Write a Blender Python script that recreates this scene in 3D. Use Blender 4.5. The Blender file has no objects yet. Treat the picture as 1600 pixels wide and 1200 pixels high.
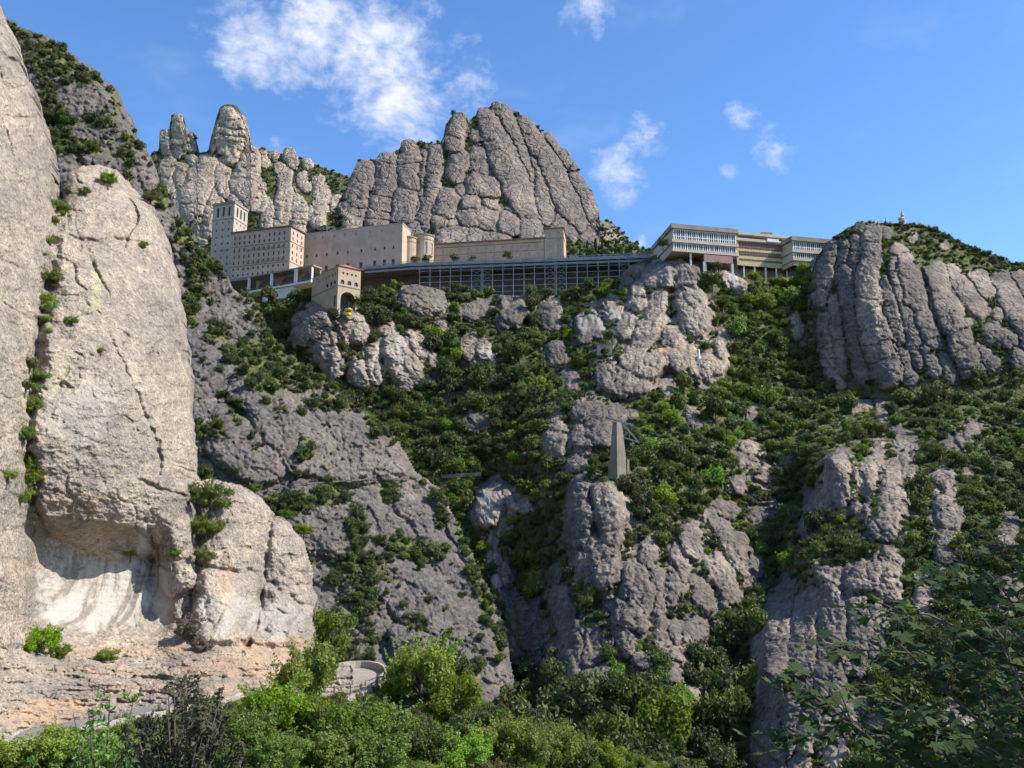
import bpy, bmesh, math, random
import numpy as np
from mathutils import Vector, Matrix

random.seed(7); RNG = np.random.default_rng(7)
scene = bpy.context.scene
COL = scene.collection

# ------------------------------------------------------------------ camera
FOC = 1386.0                        # focal length in pixels of a 1600 x 1200 frame
PITCH = math.radians(10.0)
SP, CP = math.sin(PITCH), math.cos(PITCH)
cam_d = bpy.data.cameras.new('camera'); cam = bpy.data.objects.new('camera', cam_d); COL.objects.link(cam)
cam_d.sensor_width = 36.0; cam_d.lens = 36.0 * FOC / 1600.0
cam_d.clip_start = 0.2; cam_d.clip_end = 30000.0
cam.location = (0, 0, 0); cam.rotation_euler = (math.pi / 2 + PITCH, 0, 0)
scene.camera = cam

# ------------------------------------------------------------------ light
SUN_DIR = Vector((0.71, -0.10, 0.70)).normalized()      # towards the sun
SUN_EL = math.asin(SUN_DIR.z); SUN_AZ = math.atan2(SUN_DIR.x, SUN_DIR.y)
sl = bpy.data.lights.new('sun', 'SUN'); sl.energy = 5.0; sl.angle = math.radians(0.55); sl.color = (1.0, 0.955, 0.88)
so = bpy.data.objects.new('sun', sl); COL.objects.link(so)
so.rotation_euler = SUN_DIR.to_track_quat('Z', 'Y').to_euler(); so.location = (200, -100, 400)

vs = scene.view_settings
vs.view_transform = 'Standard'; vs.look = 'None'; vs.gamma = 1.0; vs.use_curve_mapping = False
vs.exposure = 0.6
scene.cycles.max_bounces = 4; scene.cycles.diffuse_bounces = 2; scene.cycles.transparent_max_bounces = 8
scene.cycles.use_adaptive_sampling = True; scene.cycles.adaptive_threshold = 0.03
scene.cycles.caustics_reflective = False; scene.cycles.caustics_refractive = False
scene.cycles.use_denoising = True

def pix_dir(px, py):
    dx = (px - 800.0) / FOC; dy = (600.0 - py) / FOC
    return dx, CP - dy * SP, SP + dy * CP

def at(px, py, Y):
    """the point of the place seen at a pixel of the photograph, Y metres in front of the camera"""
    x, y, z = pix_dir(px, py); t = Y / y
    return Vector((x * t, Y, z * t))

def mpp(Y): return Y / FOC          # metres in one photograph pixel at that distance

# ------------------------------------------------------------------ node helpers
def newmat(name):
    m = bpy.data.materials.new(name); m.use_nodes = True
    nt = m.node_tree; nt.nodes.clear()
    return m, nt, N(nt)

class N:
    def __init__(s, nt): s.nt = nt
    def add(s, t, **kw):
        n = s.nt.nodes.new(t)
        for k, v in kw.items(): setattr(n, k, v)
        return n
    def link(s, a, b): s.nt.links.new(a, b)
    def put(s, sock, v):
        if hasattr(v, 'is_linked') or isinstance(v, bpy.types.NodeSocket): s.link(v, sock)
        else: sock.default_value = v
    def math(s, op, a, b=0.0, c=None, clamp=False):
        n = s.add('ShaderNodeMath', operation=op, use_clamp=clamp)
        s.put(n.inputs[0], a); s.put(n.inputs[1], b)
        if c is not None: s.put(n.inputs[2], c)
        return n.outputs[0]
    def vmath(s, op, a, b=(0, 0, 0)):
        n = s.add('ShaderNodeVectorMath', operation=op); s.put(n.inputs[0], a); s.put(n.inputs[1], b)
        return n.outputs[0]
    def mix(s, f, a, b, blend='MIX'):
        n = s.add('ShaderNodeMix', data_type='RGBA', blend_type=blend)
        s.put(n.inputs[0], f); s.put(n.inputs[6], a); s.put(n.inputs[7], b)
        return n.outputs[2]
    def noise(s, vec, scale, detail=4.0, rough=0.55, dim='3D', dist=0.0):
        n = s.add('ShaderNodeTexNoise', noise_dimensions=dim)
        if vec is not None: s.link(vec, n.inputs['Vector'])
        n.inputs['Scale'].default_value = scale; n.inputs['Detail'].default_value = detail
        n.inputs['Roughness'].default_value = rough; n.inputs['Distortion'].default_value = dist
        return n.outputs[0]
    def voro(s, vec, scale, feat='F1', out=0, rnd=1.0):
        n = s.add('ShaderNodeTexVoronoi', feature=feat); s.link(vec, n.inputs['Vector'])
        n.inputs['Scale'].default_value = scale; n.inputs['Randomness'].default_value = rnd
        return n.outputs[out]
    def ramp(s, v, lo, hi, a=0.0, b=1.0):
        n = s.add('ShaderNodeMapRange', clamp=True, interpolation_type='SMOOTHSTEP')
        s.put(n.inputs[0], v); s.put(n.inputs[1], lo); s.put(n.inputs[2], hi); s.put(n.inputs[3], a); s.put(n.inputs[4], b)
        return n.outputs[0]
    def scalev(s, vec, sc):
        n = s.add('ShaderNodeMapping'); s.link(vec, n.inputs[0]); n.inputs[3].default_value = sc
        return n.outputs[0]
    def attr(s, name):
        n = s.add('ShaderNodeAttribute', attribute_name=name); return n.outputs['Fac']
    def coords(s, which='Object'):
        return s.add('ShaderNodeTexCoord').outputs[which]
    def bsdf(s, color, rough=0.9, normal=None, spec=0.2, metal=0.0):
        b = s.add('ShaderNodeBsdfPrincipled'); s.put(b.inputs['Base Color'], color); s.put(b.inputs['Roughness'], rough)
        b.inputs['Specular IOR Level'].default_value = spec; b.inputs['Metallic'].default_value = metal
        if normal is not None: s.link(normal, b.inputs['Normal'])
        return b.outputs[0]
    def bump(s, h, strength, dist, prev=None):
        b = s.add('ShaderNodeBump'); s.put(b.inputs['Height'], h); b.inputs['Strength'].default_value = strength
        b.inputs['Distance'].default_value = dist
        if prev is not None: s.link(prev, b.inputs['Normal'])
        return b.outputs[0]
    def out(s, surf):
        o = s.add('ShaderNodeOutputMaterial'); s.link(surf, o.inputs[0])

# ------------------------------------------------------------------ world: Nishita sky + scattered fair-weather clouds
world = bpy.data.worlds.new('World'); scene.world = world; world.use_nodes = True
world.cycles.sampling_method = 'MANUAL'; world.cycles.sample_map_resolution = 256
wt = world.node_tree; wt.nodes.clear(); W = N(wt)
sky = W.add('ShaderNodeTexSky', sky_type='NISHITA', sun_disc=False)
sky.sun_elevation = SUN_EL; sky.sun_rotation = SUN_AZ; sky.altitude = 900; sky.air_density = 1.0; sky.dust_density = 0.15; sky.ozone_density = 4.0
hs = W.add('ShaderNodeHueSaturation'); hs.inputs['Saturation'].default_value = 1.14; hs.inputs['Hue'].default_value = 0.503; hs.inputs['Value'].default_value = 1.14
W.link(sky.outputs[0], hs.inputs['Color'])
gdir = W.add('ShaderNodeTexCoord').outputs['Generated']
sep = W.add('ShaderNodeSeparateXYZ'); W.link(gdir, sep.inputs[0])
def cloud_dir(px, py):
    return Vector(pix_dir(px, py)).normalized()
wv = W.vmath('ADD', gdir, W.vmath('MULTIPLY', W.vmath('SUBTRACT', W.add('ShaderNodeTexNoise').outputs['Color'], (0.5, 0.5, 0.5)), (0.05, 0.05, 0.05)))
wn = [n for n in wt.nodes if n.bl_idname == 'ShaderNodeTexNoise'][0]
wn.inputs['Scale'].default_value = 9.0; wn.inputs['Detail'].default_value = 5.0; W.link(gdir, wn.inputs['Vector'])
# soft lumps where the fair-weather clouds of the photograph stand (direction, angular radius, weight)
lumps = [(400, 72, 90, .75), (490, 62, 120, .95), (585, 90, 135, 1.0), (635, 165, 105, .98), (705, 115, 90, .6), (655, 210, 55, .75),
         (912, 12, 50, .75), (1010, 218, 50, .75), (965, 270, 60, .8), (1210, 232, 50, .62), (1163, 180, 34, .5), (1130, 278, 26, .7), (1000, 385, 22, .7), (425, 228, 22, .5),
         # beyond the frame the same kind of sky goes on
         (-700, 0, 140, .9), (2300, 100, 140, .85), (900, -700, 140, .8)]
acc = None
for (px, py, r, w) in lumps:
    d = cloud_dir(px, py)
    rad = r / FOC
    dist = W.add('ShaderNodeVectorMath', operation='DISTANCE'); W.link(wv, dist.inputs[0]); dist.inputs[1].default_value = d
    f = W.ramp(dist.outputs['Value'], 0.0, rad * 1.25, w, 0.0)
    acc = f if acc is None else W.math('MAXIMUM', acc, f)
cn = W.noise(wv, 13.0, 6.0, 0.62)
cf = W.noise(W.scalev(wv, (1, 1, 1.6)), 46.0, 4.0, 0.6)
dens = W.math('ADD', W.math('MULTIPLY', acc, 0.62), W.math('MULTIPLY', W.math('SUBTRACT', W.math('ADD', W.math('MULTIPLY', cn, 0.62), W.math('MULTIPLY', cf, 0.38)), 0.5), 2.1))
dens = W.math('MULTIPLY', dens, W.ramp(acc, 0.0, 0.25))
cmask = W.ramp(dens, 0.08, 0.78, 0.0, 0.92)
wisp = W.math('MULTIPLY', W.ramp(W.noise(W.scalev(wv, (1, 1, 2.2)), 5.0, 4.0, 0.6), 0.52, 0.85), 0.22)
cmask = W.math('MAXIMUM', cmask, wisp)
tone = W.mix(W.ramp(dens, 0.35, 0.95), (3.7, 4.0, 4.85, 1), (4.6, 4.65, 4.8, 1))
skyc = W.mix(cmask, hs.outputs[0], tone)
bg = W.add('ShaderNodeBackground'); W.link(skyc, bg.inputs[0]); bg.inputs[1].default_value = 0.15
wo = W.add('ShaderNodeOutputWorld'); W.link(bg.outputs[0], wo.inputs[0])

# ------------------------------------------------------------------ numpy noise
def _h(ix, iy, seed):
    h = (ix.astype(np.int64) * 374761393 + iy.astype(np.int64) * 668265263 + seed * 1442695041) & 0xFFFFFFFF
    h = ((h ^ (h >> 13)) * 1274126177) & 0xFFFFFFFF
    return ((h ^ (h >> 16)) & 0xFFFFFF).astype(np.float32) / 16777215.0

def perlin(x, y, seed=0):
    x = np.asarray(x, np.float32); y = np.asarray(y, np.float32)
    x0 = np.floor(x); y0 = np.floor(y); fx = x - x0; fy = y - y0
    u = fx * fx * fx * (fx * (fx * 6 - 15) + 10); v = fy * fy * fy * (fy * (fy * 6 - 15) + 10)
    def g(ix, iy, ax, ay):
        a = _h(ix, iy, seed) * 6.2831853
        return np.cos(a) * ax + np.sin(a) * ay
    a = g(x0, y0, fx, fy); b = g(x0 + 1, y0, fx - 1, fy); c = g(x0, y0 + 1, fx, fy - 1); d = g(x0 + 1, y0 + 1, fx - 1, fy - 1)
    return ((a * (1 - u) + b * u) * (1 - v) + (c * (1 - u) + d * u) * v) * 1.5

def fbm(x, y, octv=4, seed=0, gain=0.5, lac=2.05):
    s = 0; a = 1.0; t = 0
    for o in range(octv):
        s = s + a * perlin(x, y, seed + o * 17); t += a; a *= gain; x = x * lac + 3.1; y = y * lac + 1.7
    return s / t

def voronoi(x, y, seed=0, jitter=0.9):
    """distance to the border between cells (F2-F1), cell hash"""
    x = np.asarray(x, np.float32); y = np.asarray(y, np.float32)
    x0 = np.floor(x); y0 = np.floor(y)
    f1 = np.full(x.shape, 9.0, np.float32); f2 = f1.copy(); cid = np.zeros_like(f1)
    for j in (-1, 0, 1):
        for i in (-1, 0, 1):
            cx = x0 + i; cy = y0 + j
            dx = cx + 0.5 + (_h(cx, cy, seed) - 0.5) * jitter - x; dy = cy + 0.5 + (_h(cx, cy, seed + 5) - 0.5) * jitter - y
            d = np.sqrt(dx * dx + dy * dy)
            m = d < f1
            f2 = np.where(m, f1, np.minimum(f2, d)); cid = np.where(m, _h(cx, cy, seed + 9), cid); f1 = np.where(m, d, f1)
    return f1, f2 - f1, cid

def smooth(e0, e1, x):
    t = np.clip((x - e0) / (e1 - e0), 0, 1); return t * t * (3 - 2 * t)

def curve(pts):
    xs = [p[0] for p in pts]; ys = [p[1] for p in pts]
    return lambda x: np.interp(x, xs, ys)

def rbf(pts):
    P = np.array(pts, float); n = len(P)
    d = np.sqrt(((P[:, None, :2] - P[None, :, :2]) ** 2).sum(-1)) / 100
    A = np.zeros((n + 3, n + 3)); A[:n, :n] = d + np.eye(n) * 0.02
    A[:n, n] = 1; A[:n, n + 1:] = P[:, :2] / 100; A[n, :n] = 1; A[n + 1:, :n] = P[:, :2].T / 100
    w = np.linalg.solve(A, np.r_[P[:, 2], 0, 0, 0])
    def f(x, y):
        x = np.asarray(x, float); y = np.asarray(y, float)
        r = w[n] + w[n + 1] * x / 100 + w[n + 2] * y / 100
        for k in range(n): r = r + w[k] * np.sqrt((x - P[k, 0]) ** 2 + (y - P[k, 1]) ** 2) / 100
        return r
    return f

def seg_field(X, Y, pts):
    """distance / radius to a chain of (x, y, r); position along it"""
    best = np.full(X.shape, 9.0, np.float32); bt = np.zeros(X.shape, np.float32); br = np.ones(X.shape, np.float32); run = 0.0
    if len(pts) == 1: pts = [pts[0], (pts[0][0], pts[0][1] + 0.5, pts[0][2])]
    for (x0, y0, r0), (x1, y1, r1) in zip(pts[:-1], pts[1:]):
        ex, ey = x1 - x0, y1 - y0; L2 = ex * ex + ey * ey; L = math.sqrt(L2)
        t = np.clip(((X - x0) * ex + (Y - y0) * ey) / L2, 0, 1)
        d = np.sqrt((X - x0 - t * ex) ** 2 + (Y - y0 - t * ey) ** 2); r = r0 + (r1 - r0) * t
        s = d / r; m = s < best
        best = np.where(m, s, best); bt = np.where(m, run + t * L, bt); br = np.where(m, r, br); run += L
    return best, bt, br

def columns(X, Y, cols, seed=0, joint=(16, 34), jd=0.16, k=0.85, power=2.4, blocky=0.4, cleft=(5.0, 2.2), H=None, cover=None):
    """raise rounded rock columns traced as chains; returns height (in pixels) and the least distance to a column"""
    if H is None: H = np.zeros(X.shape, np.float32)
    if cover is None: cover = np.full(X.shape, 9.0, np.float32)
    rng = np.random.default_rng(seed)
    xs = X[0]; H2 = np.full(X.shape, -9.0, np.float32); H1 = np.full(X.shape, -9.0, np.float32)
    for ci, c in enumerate(cols):
        rm = max(p[2] for p in c) * 1.3 + 6
        i0 = np.searchsorted(xs, min(p[0] for p in c) - rm); i1 = np.searchsorted(xs, max(p[0] for p in c) + rm)
        lift = rng.uniform(-0.12, 0.22)
        if i1 <= i0: continue
        sx = X[:, i0:i1]; sy = Y[:, i0:i1]
        rav = sum(p[2] for p in c) / len(c)
        wx = rav * 0.30 * perlin(sx / (rav * 1.1), sy / (rav * 1.6), seed + ci * 3) + rav * 0.12 * perlin(sx / (rav * .4), sy / (rav * .4), seed + ci * 3 + 1)
        wy = rav * 0.25 * perlin(sx / (rav * 1.3), sy / (rav * 1.3), seed + ci * 3 + 2)
        s, t, r = seg_field(sx + wx, sy + wy, c)
        vc = voronoi(sx / (rav * .75) + .3 * perlin(sx / 9, sy / 9, 5), sy / (rav * 1.15) + .3 * perlin(sx / 9, sy / 9, 6), seed + ci)
        s = s * (1 + blocky * (vc[2] - 0.55))
        h = r * k * np.power(np.clip(1 - np.power(np.clip(s, 0, 1), power), 0, 1), 0.55) + r * lift * smooth(1.0, 0.8, s)
        h = h + rav * 0.22 * blocky * (np.minimum(vc[1], .22) / .22 - 1) + rav * 0.30 * blocky * (vc[2] - .5)
        # horizontal joints
        tot = sum(math.hypot(b[0] - a[0], b[1] - a[1]) for a, b in zip(c[:-1], c[1:])) if len(c) > 1 else 1
        p = rng.uniform(2, joint[0])
        bow = 2.5 * perlin(sx / 14.0, sy / 30.0, seed + 77 + ci)
        while p < tot + 5:
            wj = rng.uniform(0.9, 2.0); h = h - (1.0 + r * jd) * rng.uniform(.3, 1.5) * np.exp(-((t + bow - p) / wj) ** 2) * smooth(1.05, 0.7, s)
            p += rng.uniform(*joint)
        h = np.where(s < 1.0, h, -9)
        H[:, i0:i1] = np.maximum(H[:, i0:i1], h)
        a = H1[:, i0:i1]; H2[:, i0:i1] = np.maximum(H2[:, i0:i1], np.minimum(a, h)); H1[:, i0:i1] = np.maximum(a, h)
        cover[:, i0:i1] = np.minimum(cover[:, i0:i1], s)
    # deep clefts where two columns meet
    gap = (H1 - H2) / cleft[1]
    H = H - cleft[0] * np.exp(-gap * gap) * (H2 > 0)
    return H, cover

def grooves(X, Y, H, lines, seed=0):
    """dark open cracks: (width, depth, [(x, y), ...]) cut into a height field"""
    for li, (w, dep, pl) in enumerate(lines):
        xs = X[0]
        i0 = np.searchsorted(xs, min(p[0] for p in pl) - w * 5); i1 = np.searchsorted(xs, max(p[0] for p in pl) + w * 5)
        if i1 <= i0: continue
        sx = X[:, i0:i1] + 3.0 * perlin(X[:, i0:i1] / 14, Y[:, i0:i1] / 14, seed + li); sy = Y[:, i0:i1] + 3.0 * perlin(X[:, i0:i1] / 12, Y[:, i0:i1] / 12, seed + li + 50)
        s, t, r = seg_field(sx, sy, [(x, y, w) for x, y in pl])
        vr = .95 + .9 * fbm(X[:, i0:i1] / 22, Y[:, i0:i1] / 22, 2, seed + li + 90); H[:, i0:i1] -= dep * np.clip(vr, .25, 1.8) * np.exp(-(s / np.clip(vr + .35, .4, 2)) ** 2)
    return H

def blobs(X, Y, lst, seed=0, warp=0.35):
    A = np.zeros(X.shape, np.float32)
    wx = perlin(X / 25, Y / 25, seed) + .5 * perlin(X / 9, Y / 9, seed + 1); wy = perlin(X / 25, Y / 25, seed + 2) + .5 * perlin(X / 9, Y / 9, seed + 3)
    for (x, y, rx, ry, v) in lst:
        d = np.sqrt(((X - x) / rx + warp * wx) ** 2 + ((Y - y) / ry + warp * wy) ** 2)
        A = np.maximum(A, v * smooth(1.1, 0.6, d))
    return A

# ------------------------------------------------------------------ meshes from grids
def mesh_from(name, verts, faces, attrs=None, smoothshade=True):
    verts = np.asarray(verts, np.float32); faces = np.asarray(faces, np.int32)
    me = bpy.data.meshes.new(name); nf, k = faces.shape
    me.vertices.add(len(verts)); me.vertices.foreach_set('co', verts.ravel())
    me.loops.add(nf * k); me.loops.foreach_set('vertex_index', faces.ravel())
    me.polygons.add(nf); me.polygons.foreach_set('loop_start', np.arange(0, nf * k, k, dtype=np.int32))
    me.polygons.foreach_set('use_smooth', np.full(nf, smoothshade))
    if attrs:
        for an, av in attrs.items():
            a = me.attributes.new(an, 'FLOAT', 'POINT'); a.data.foreach_set('value', np.asarray(av, np.float32).ravel())
    me.update(calc_edges=True)
    return me

def link(o, parent=None):
    COL.objects.link(o)
    if parent is not None: o.parent = parent
    return o

class Relief:
    """a rock face or slope: a skin of real depth, folded back over its crest"""
    def __init__(s, name, x0, x1, step, ytop, ybot, rows):
        s.name = name; s.xs = np.arange(x0, x1 + step, step); s.yt = ytop(s.xs); s.yb = ybot(s.xs) if callable(ybot) else np.full_like(s.xs, ybot)
        v = np.linspace(0, 1, rows)[:, None]
        s.X = np.repeat(s.xs[None, :], rows, 0).astype(np.float32); s.Y = (s.yt[None] + v * (s.yb - s.yt)[None]).astype(np.float32)
        s.rows = rows
    def build(s, D, mat, attrs, back=0.25, drop=0.12, crest=None):
        s.D = D.astype(np.float32)
        dx, y, z = pix_dir(s.X, s.Y); t = D / y
        V = np.stack([dx * t, D, z * t], -1)
        fr = []
        for k, (b, c) in enumerate(((0.012, 0.0), (0.03, .004), (0.08, .02), (0.25, .08), (1.0, 1.0))):
            r = V[0].copy(); sc = D[0]
            r[:, 1] += b * back * sc; r[:, 2] -= c * drop * sc; r[:, 0] *= 1 + b * back * 0.5; fr.insert(0, r)
        V = np.concatenate([np.stack(fr), V], 0); R, C = V.shape[:2]
        for k in attrs: attrs[k] = np.concatenate([np.repeat(attrs[k][:1], 5, 0), attrs[k]], 0)
        idx = np.arange(R * C).reshape(R, C)
        F = np.stack([idx[:-1, :-1], idx[1:, :-1], idx[1:, 1:], idx[:-1, 1:]], -1).reshape(-1, 4)
        me = mesh_from(s.name, V.reshape(-1, 3), F, attrs); me.materials.append(mat)
        o = bpy.data.objects.new(s.name, me); link(o); o['kind'] = 'structure'
        s.obj = o
        return o
    def masked(s, D, mat, attrs, ct, back, wob=0.0, roll=(1.0, 10)):
        """the same skin on a square grid, cut along the crest line and closed behind"""
        s.D = D.astype(np.float32); crest = ct(s.xs); yt = s.Y[:, 0]; sy = yt[1] - yt[0]
        R, C = s.X.shape; wb = wob * (fbm(s.Y / 34, s.X / 120, 3, 301) * 1.3 + .10 * perlin(s.Y / 9, s.X / 60, 302)); ins = s.Y >= np.interp(s.X + wb, s.xs, crest)
        s.yt = s.yt * 1.0; Yv = s.Y.copy()
        f = s.Y - np.interp(s.X + wb, s.xs, crest); Xv = s.X.copy(); done = np.zeros_like(ins); slope = np.abs(np.gradient(crest, s.xs))[None] > 1.0
        for axis, sh in ((1, 1), (1, -1), (0, -1), (1, 1), (1, -1)):
            fi = np.roll(f, sh, axis); ni = np.roll(ins, sh, axis); m_ = (~ins) & ni & (~done)
            if axis == 1 and not done.any(): m_ = m_ & slope
            t_ = np.clip(f / np.where(np.abs(f - fi) < 1e-6, 1e-6, f - fi), 0, 1)
            Xv = np.where(m_, s.X + t_ * (np.roll(s.X, sh, axis) - s.X), Xv); Yv = np.where(m_, s.Y + t_ * (np.roll(s.Y, sh, axis) - s.Y), Yv); done |= m_
        # outside corners of kept cells take the depth of their nearest inside neighbour, a little further back
        er = ins.copy(); dist = ins.astype(np.float32)
        for k in range(roll[1]):
            er = er & np.roll(er, 1, 1) & np.roll(er, -1, 1) & np.roll(er, 1, 0); er[0] = ins[0] & er[1]; er[:, :2] = ins[:, :2]; er[:, -2:] = ins[:, -2:]; dist += er
        q_ = 1 - dist / (roll[1] + 1.0); D = D + roll[0] * roll[1] * (1 - np.sqrt(np.clip(1 - q_ * q_, 0, 1))) * (s.xs[1] - s.xs[0]) * D / FOC
        s.D = D.astype(np.float32)
        Dv = D.copy()
        for k in range(2):
            for ax, sh in ((1, 1), (1, -1), (0, -1)):
                nb = np.roll(Dv, sh, ax); ni = np.roll(ins, sh, ax); m_ = (~ins) & ni; Dv = np.where(m_, nb + 0.6 * nb / FOC * 3, Dv)
        dx, y, z = pix_dir(Xv, Yv); t = Dv / y; V = np.stack([dx * t, Dv, z * t], -1).reshape(-1, 3)
        cell = ins[:-1, :-1] | ins[1:, :-1] | ins[1:, 1:] | ins[:-1, 1:]
        idx = np.arange(R * C).reshape(R, C); F = np.stack([idx[:-1, :-1], idx[1:, :-1], idx[1:, 1:], idx[:-1, 1:]], -1)[cell]
        # close the rim: walls running back from every open edge
        E = np.concatenate([F[:, [0, 1]], F[:, [1, 2]], F[:, [2, 3]], F[:, [3, 0]]]); key = np.sort(E, 1); _, inv, cn_ = np.unique(key[:, 0].astype(np.int64) * R * C + key[:, 1], return_inverse=True, return_counts=True)
        B = E[cn_[inv] == 1]; ub = np.unique(B); B1 = V[ub].copy(); B1[:, 1] += back * .12; B1[:, 0] -= back * .03; B2 = V[ub].copy(); B2[:, 1] += back; B2[:, 0] -= back * .35; B2[:, 2] -= back * .3
        V = np.concatenate([V, B1, B2]); m1 = np.zeros(R * C, np.int64); m1[ub] = np.arange(len(ub)) + R * C; o2 = len(ub)
        W1 = np.stack([B[:, 1], B[:, 0], m1[B[:, 0]], m1[B[:, 1]]], -1); W2 = np.stack([m1[B[:, 1]], m1[B[:, 0]], m1[B[:, 0]] + o2, m1[B[:, 1]] + o2], -1)
        F = np.concatenate([F, W1, W2]); at_ = {}
        for k, a in attrs.items():
            a = np.asarray(a, np.float32).ravel(); at_[k] = np.concatenate([a, a[ub], a[ub]])
        used = np.unique(F); rm = np.zeros(len(V), np.int64); rm[used] = np.arange(len(used))
        me = mesh_from(s.name, V[used], rm[F], {k: a[used] for k, a in at_.items()}); me.materials.append(mat)
        o = bpy.data.objects.new(s.name, me); link(o); o['kind'] = 'structure'; s.obj = o; s.crest = crest
        return o
    def inside(s, px, py):
        if hasattr(s, 'crest'): return s.xs[0] <= px <= s.xs[-1] and np.interp(px, s.xs, s.crest) <= py <= s.yb[0]
        if px < s.xs[0] or px > s.xs[-1]: return False
        yt = np.interp(px, s.xs, s.yt); yb = np.interp(px, s.xs, s.yb)
        return yt <= py <= yb
    def idx(s, px, py):
        i = int(np.clip(round((px - s.xs[0]) / (s.xs[1] - s.xs[0])), 0, len(s.xs) - 1))
        v = (py - s.yt[i]) / max(1e-3, s.yb[i] - s.yt[i]); j = int(np.clip(round(v * (s.rows - 1)), 0, s.rows - 1))
        return j, i
    def depth(s, px, py):
        return float(s.D[s.idx(px, py)])
    def val(s, A, px, py): return float(A[s.idx(px, py)])
    def point(s, px, py):
        return at(px, py, s.depth(px, py))

def crackle(X, Y, seed, w=13.0, hgt=26.0, dep=2.4, ledge=1.6):
    """sharp joints: blocky vertical fractures and stepped bedding"""
    a = fbm(X / 40, Y / 40, 2, seed); b = fbm(X / 34, Y / 34, 2, seed + 3)
    f1, e, c = voronoi(X / w + 1.1 * a, Y / hgt + .8 * b, seed + 7)
    H = dep * (smooth(0.0, 0.16, e) - 1) + dep * 1.1 * (c - .5)
    f1, e, c = voronoi(X / (w * 3.4) + .9 * b, Y / (hgt * .55) + .8 * a, seed + 17)
    H = H + dep * .8 * (smooth(0.0, 0.10, e) - 1) + ledge * (c - .5)
    q = Y / 11.0 + 2.6 * fbm(X / 75, Y / 75, 2, seed + 23) + .5 * perlin(X / 9, Y / 30, seed + 29); fr = q - np.floor(q)
    return H + ledge * (fr ** 2.0) * smooth(-.1, .3, fbm(X / 50, Y / 30, 2, seed + 31))

def strata(X, Y, seed, sx=60.0, sy=5.0):
    return fbm(X / sx, Y / sy, 3, seed)

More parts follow.
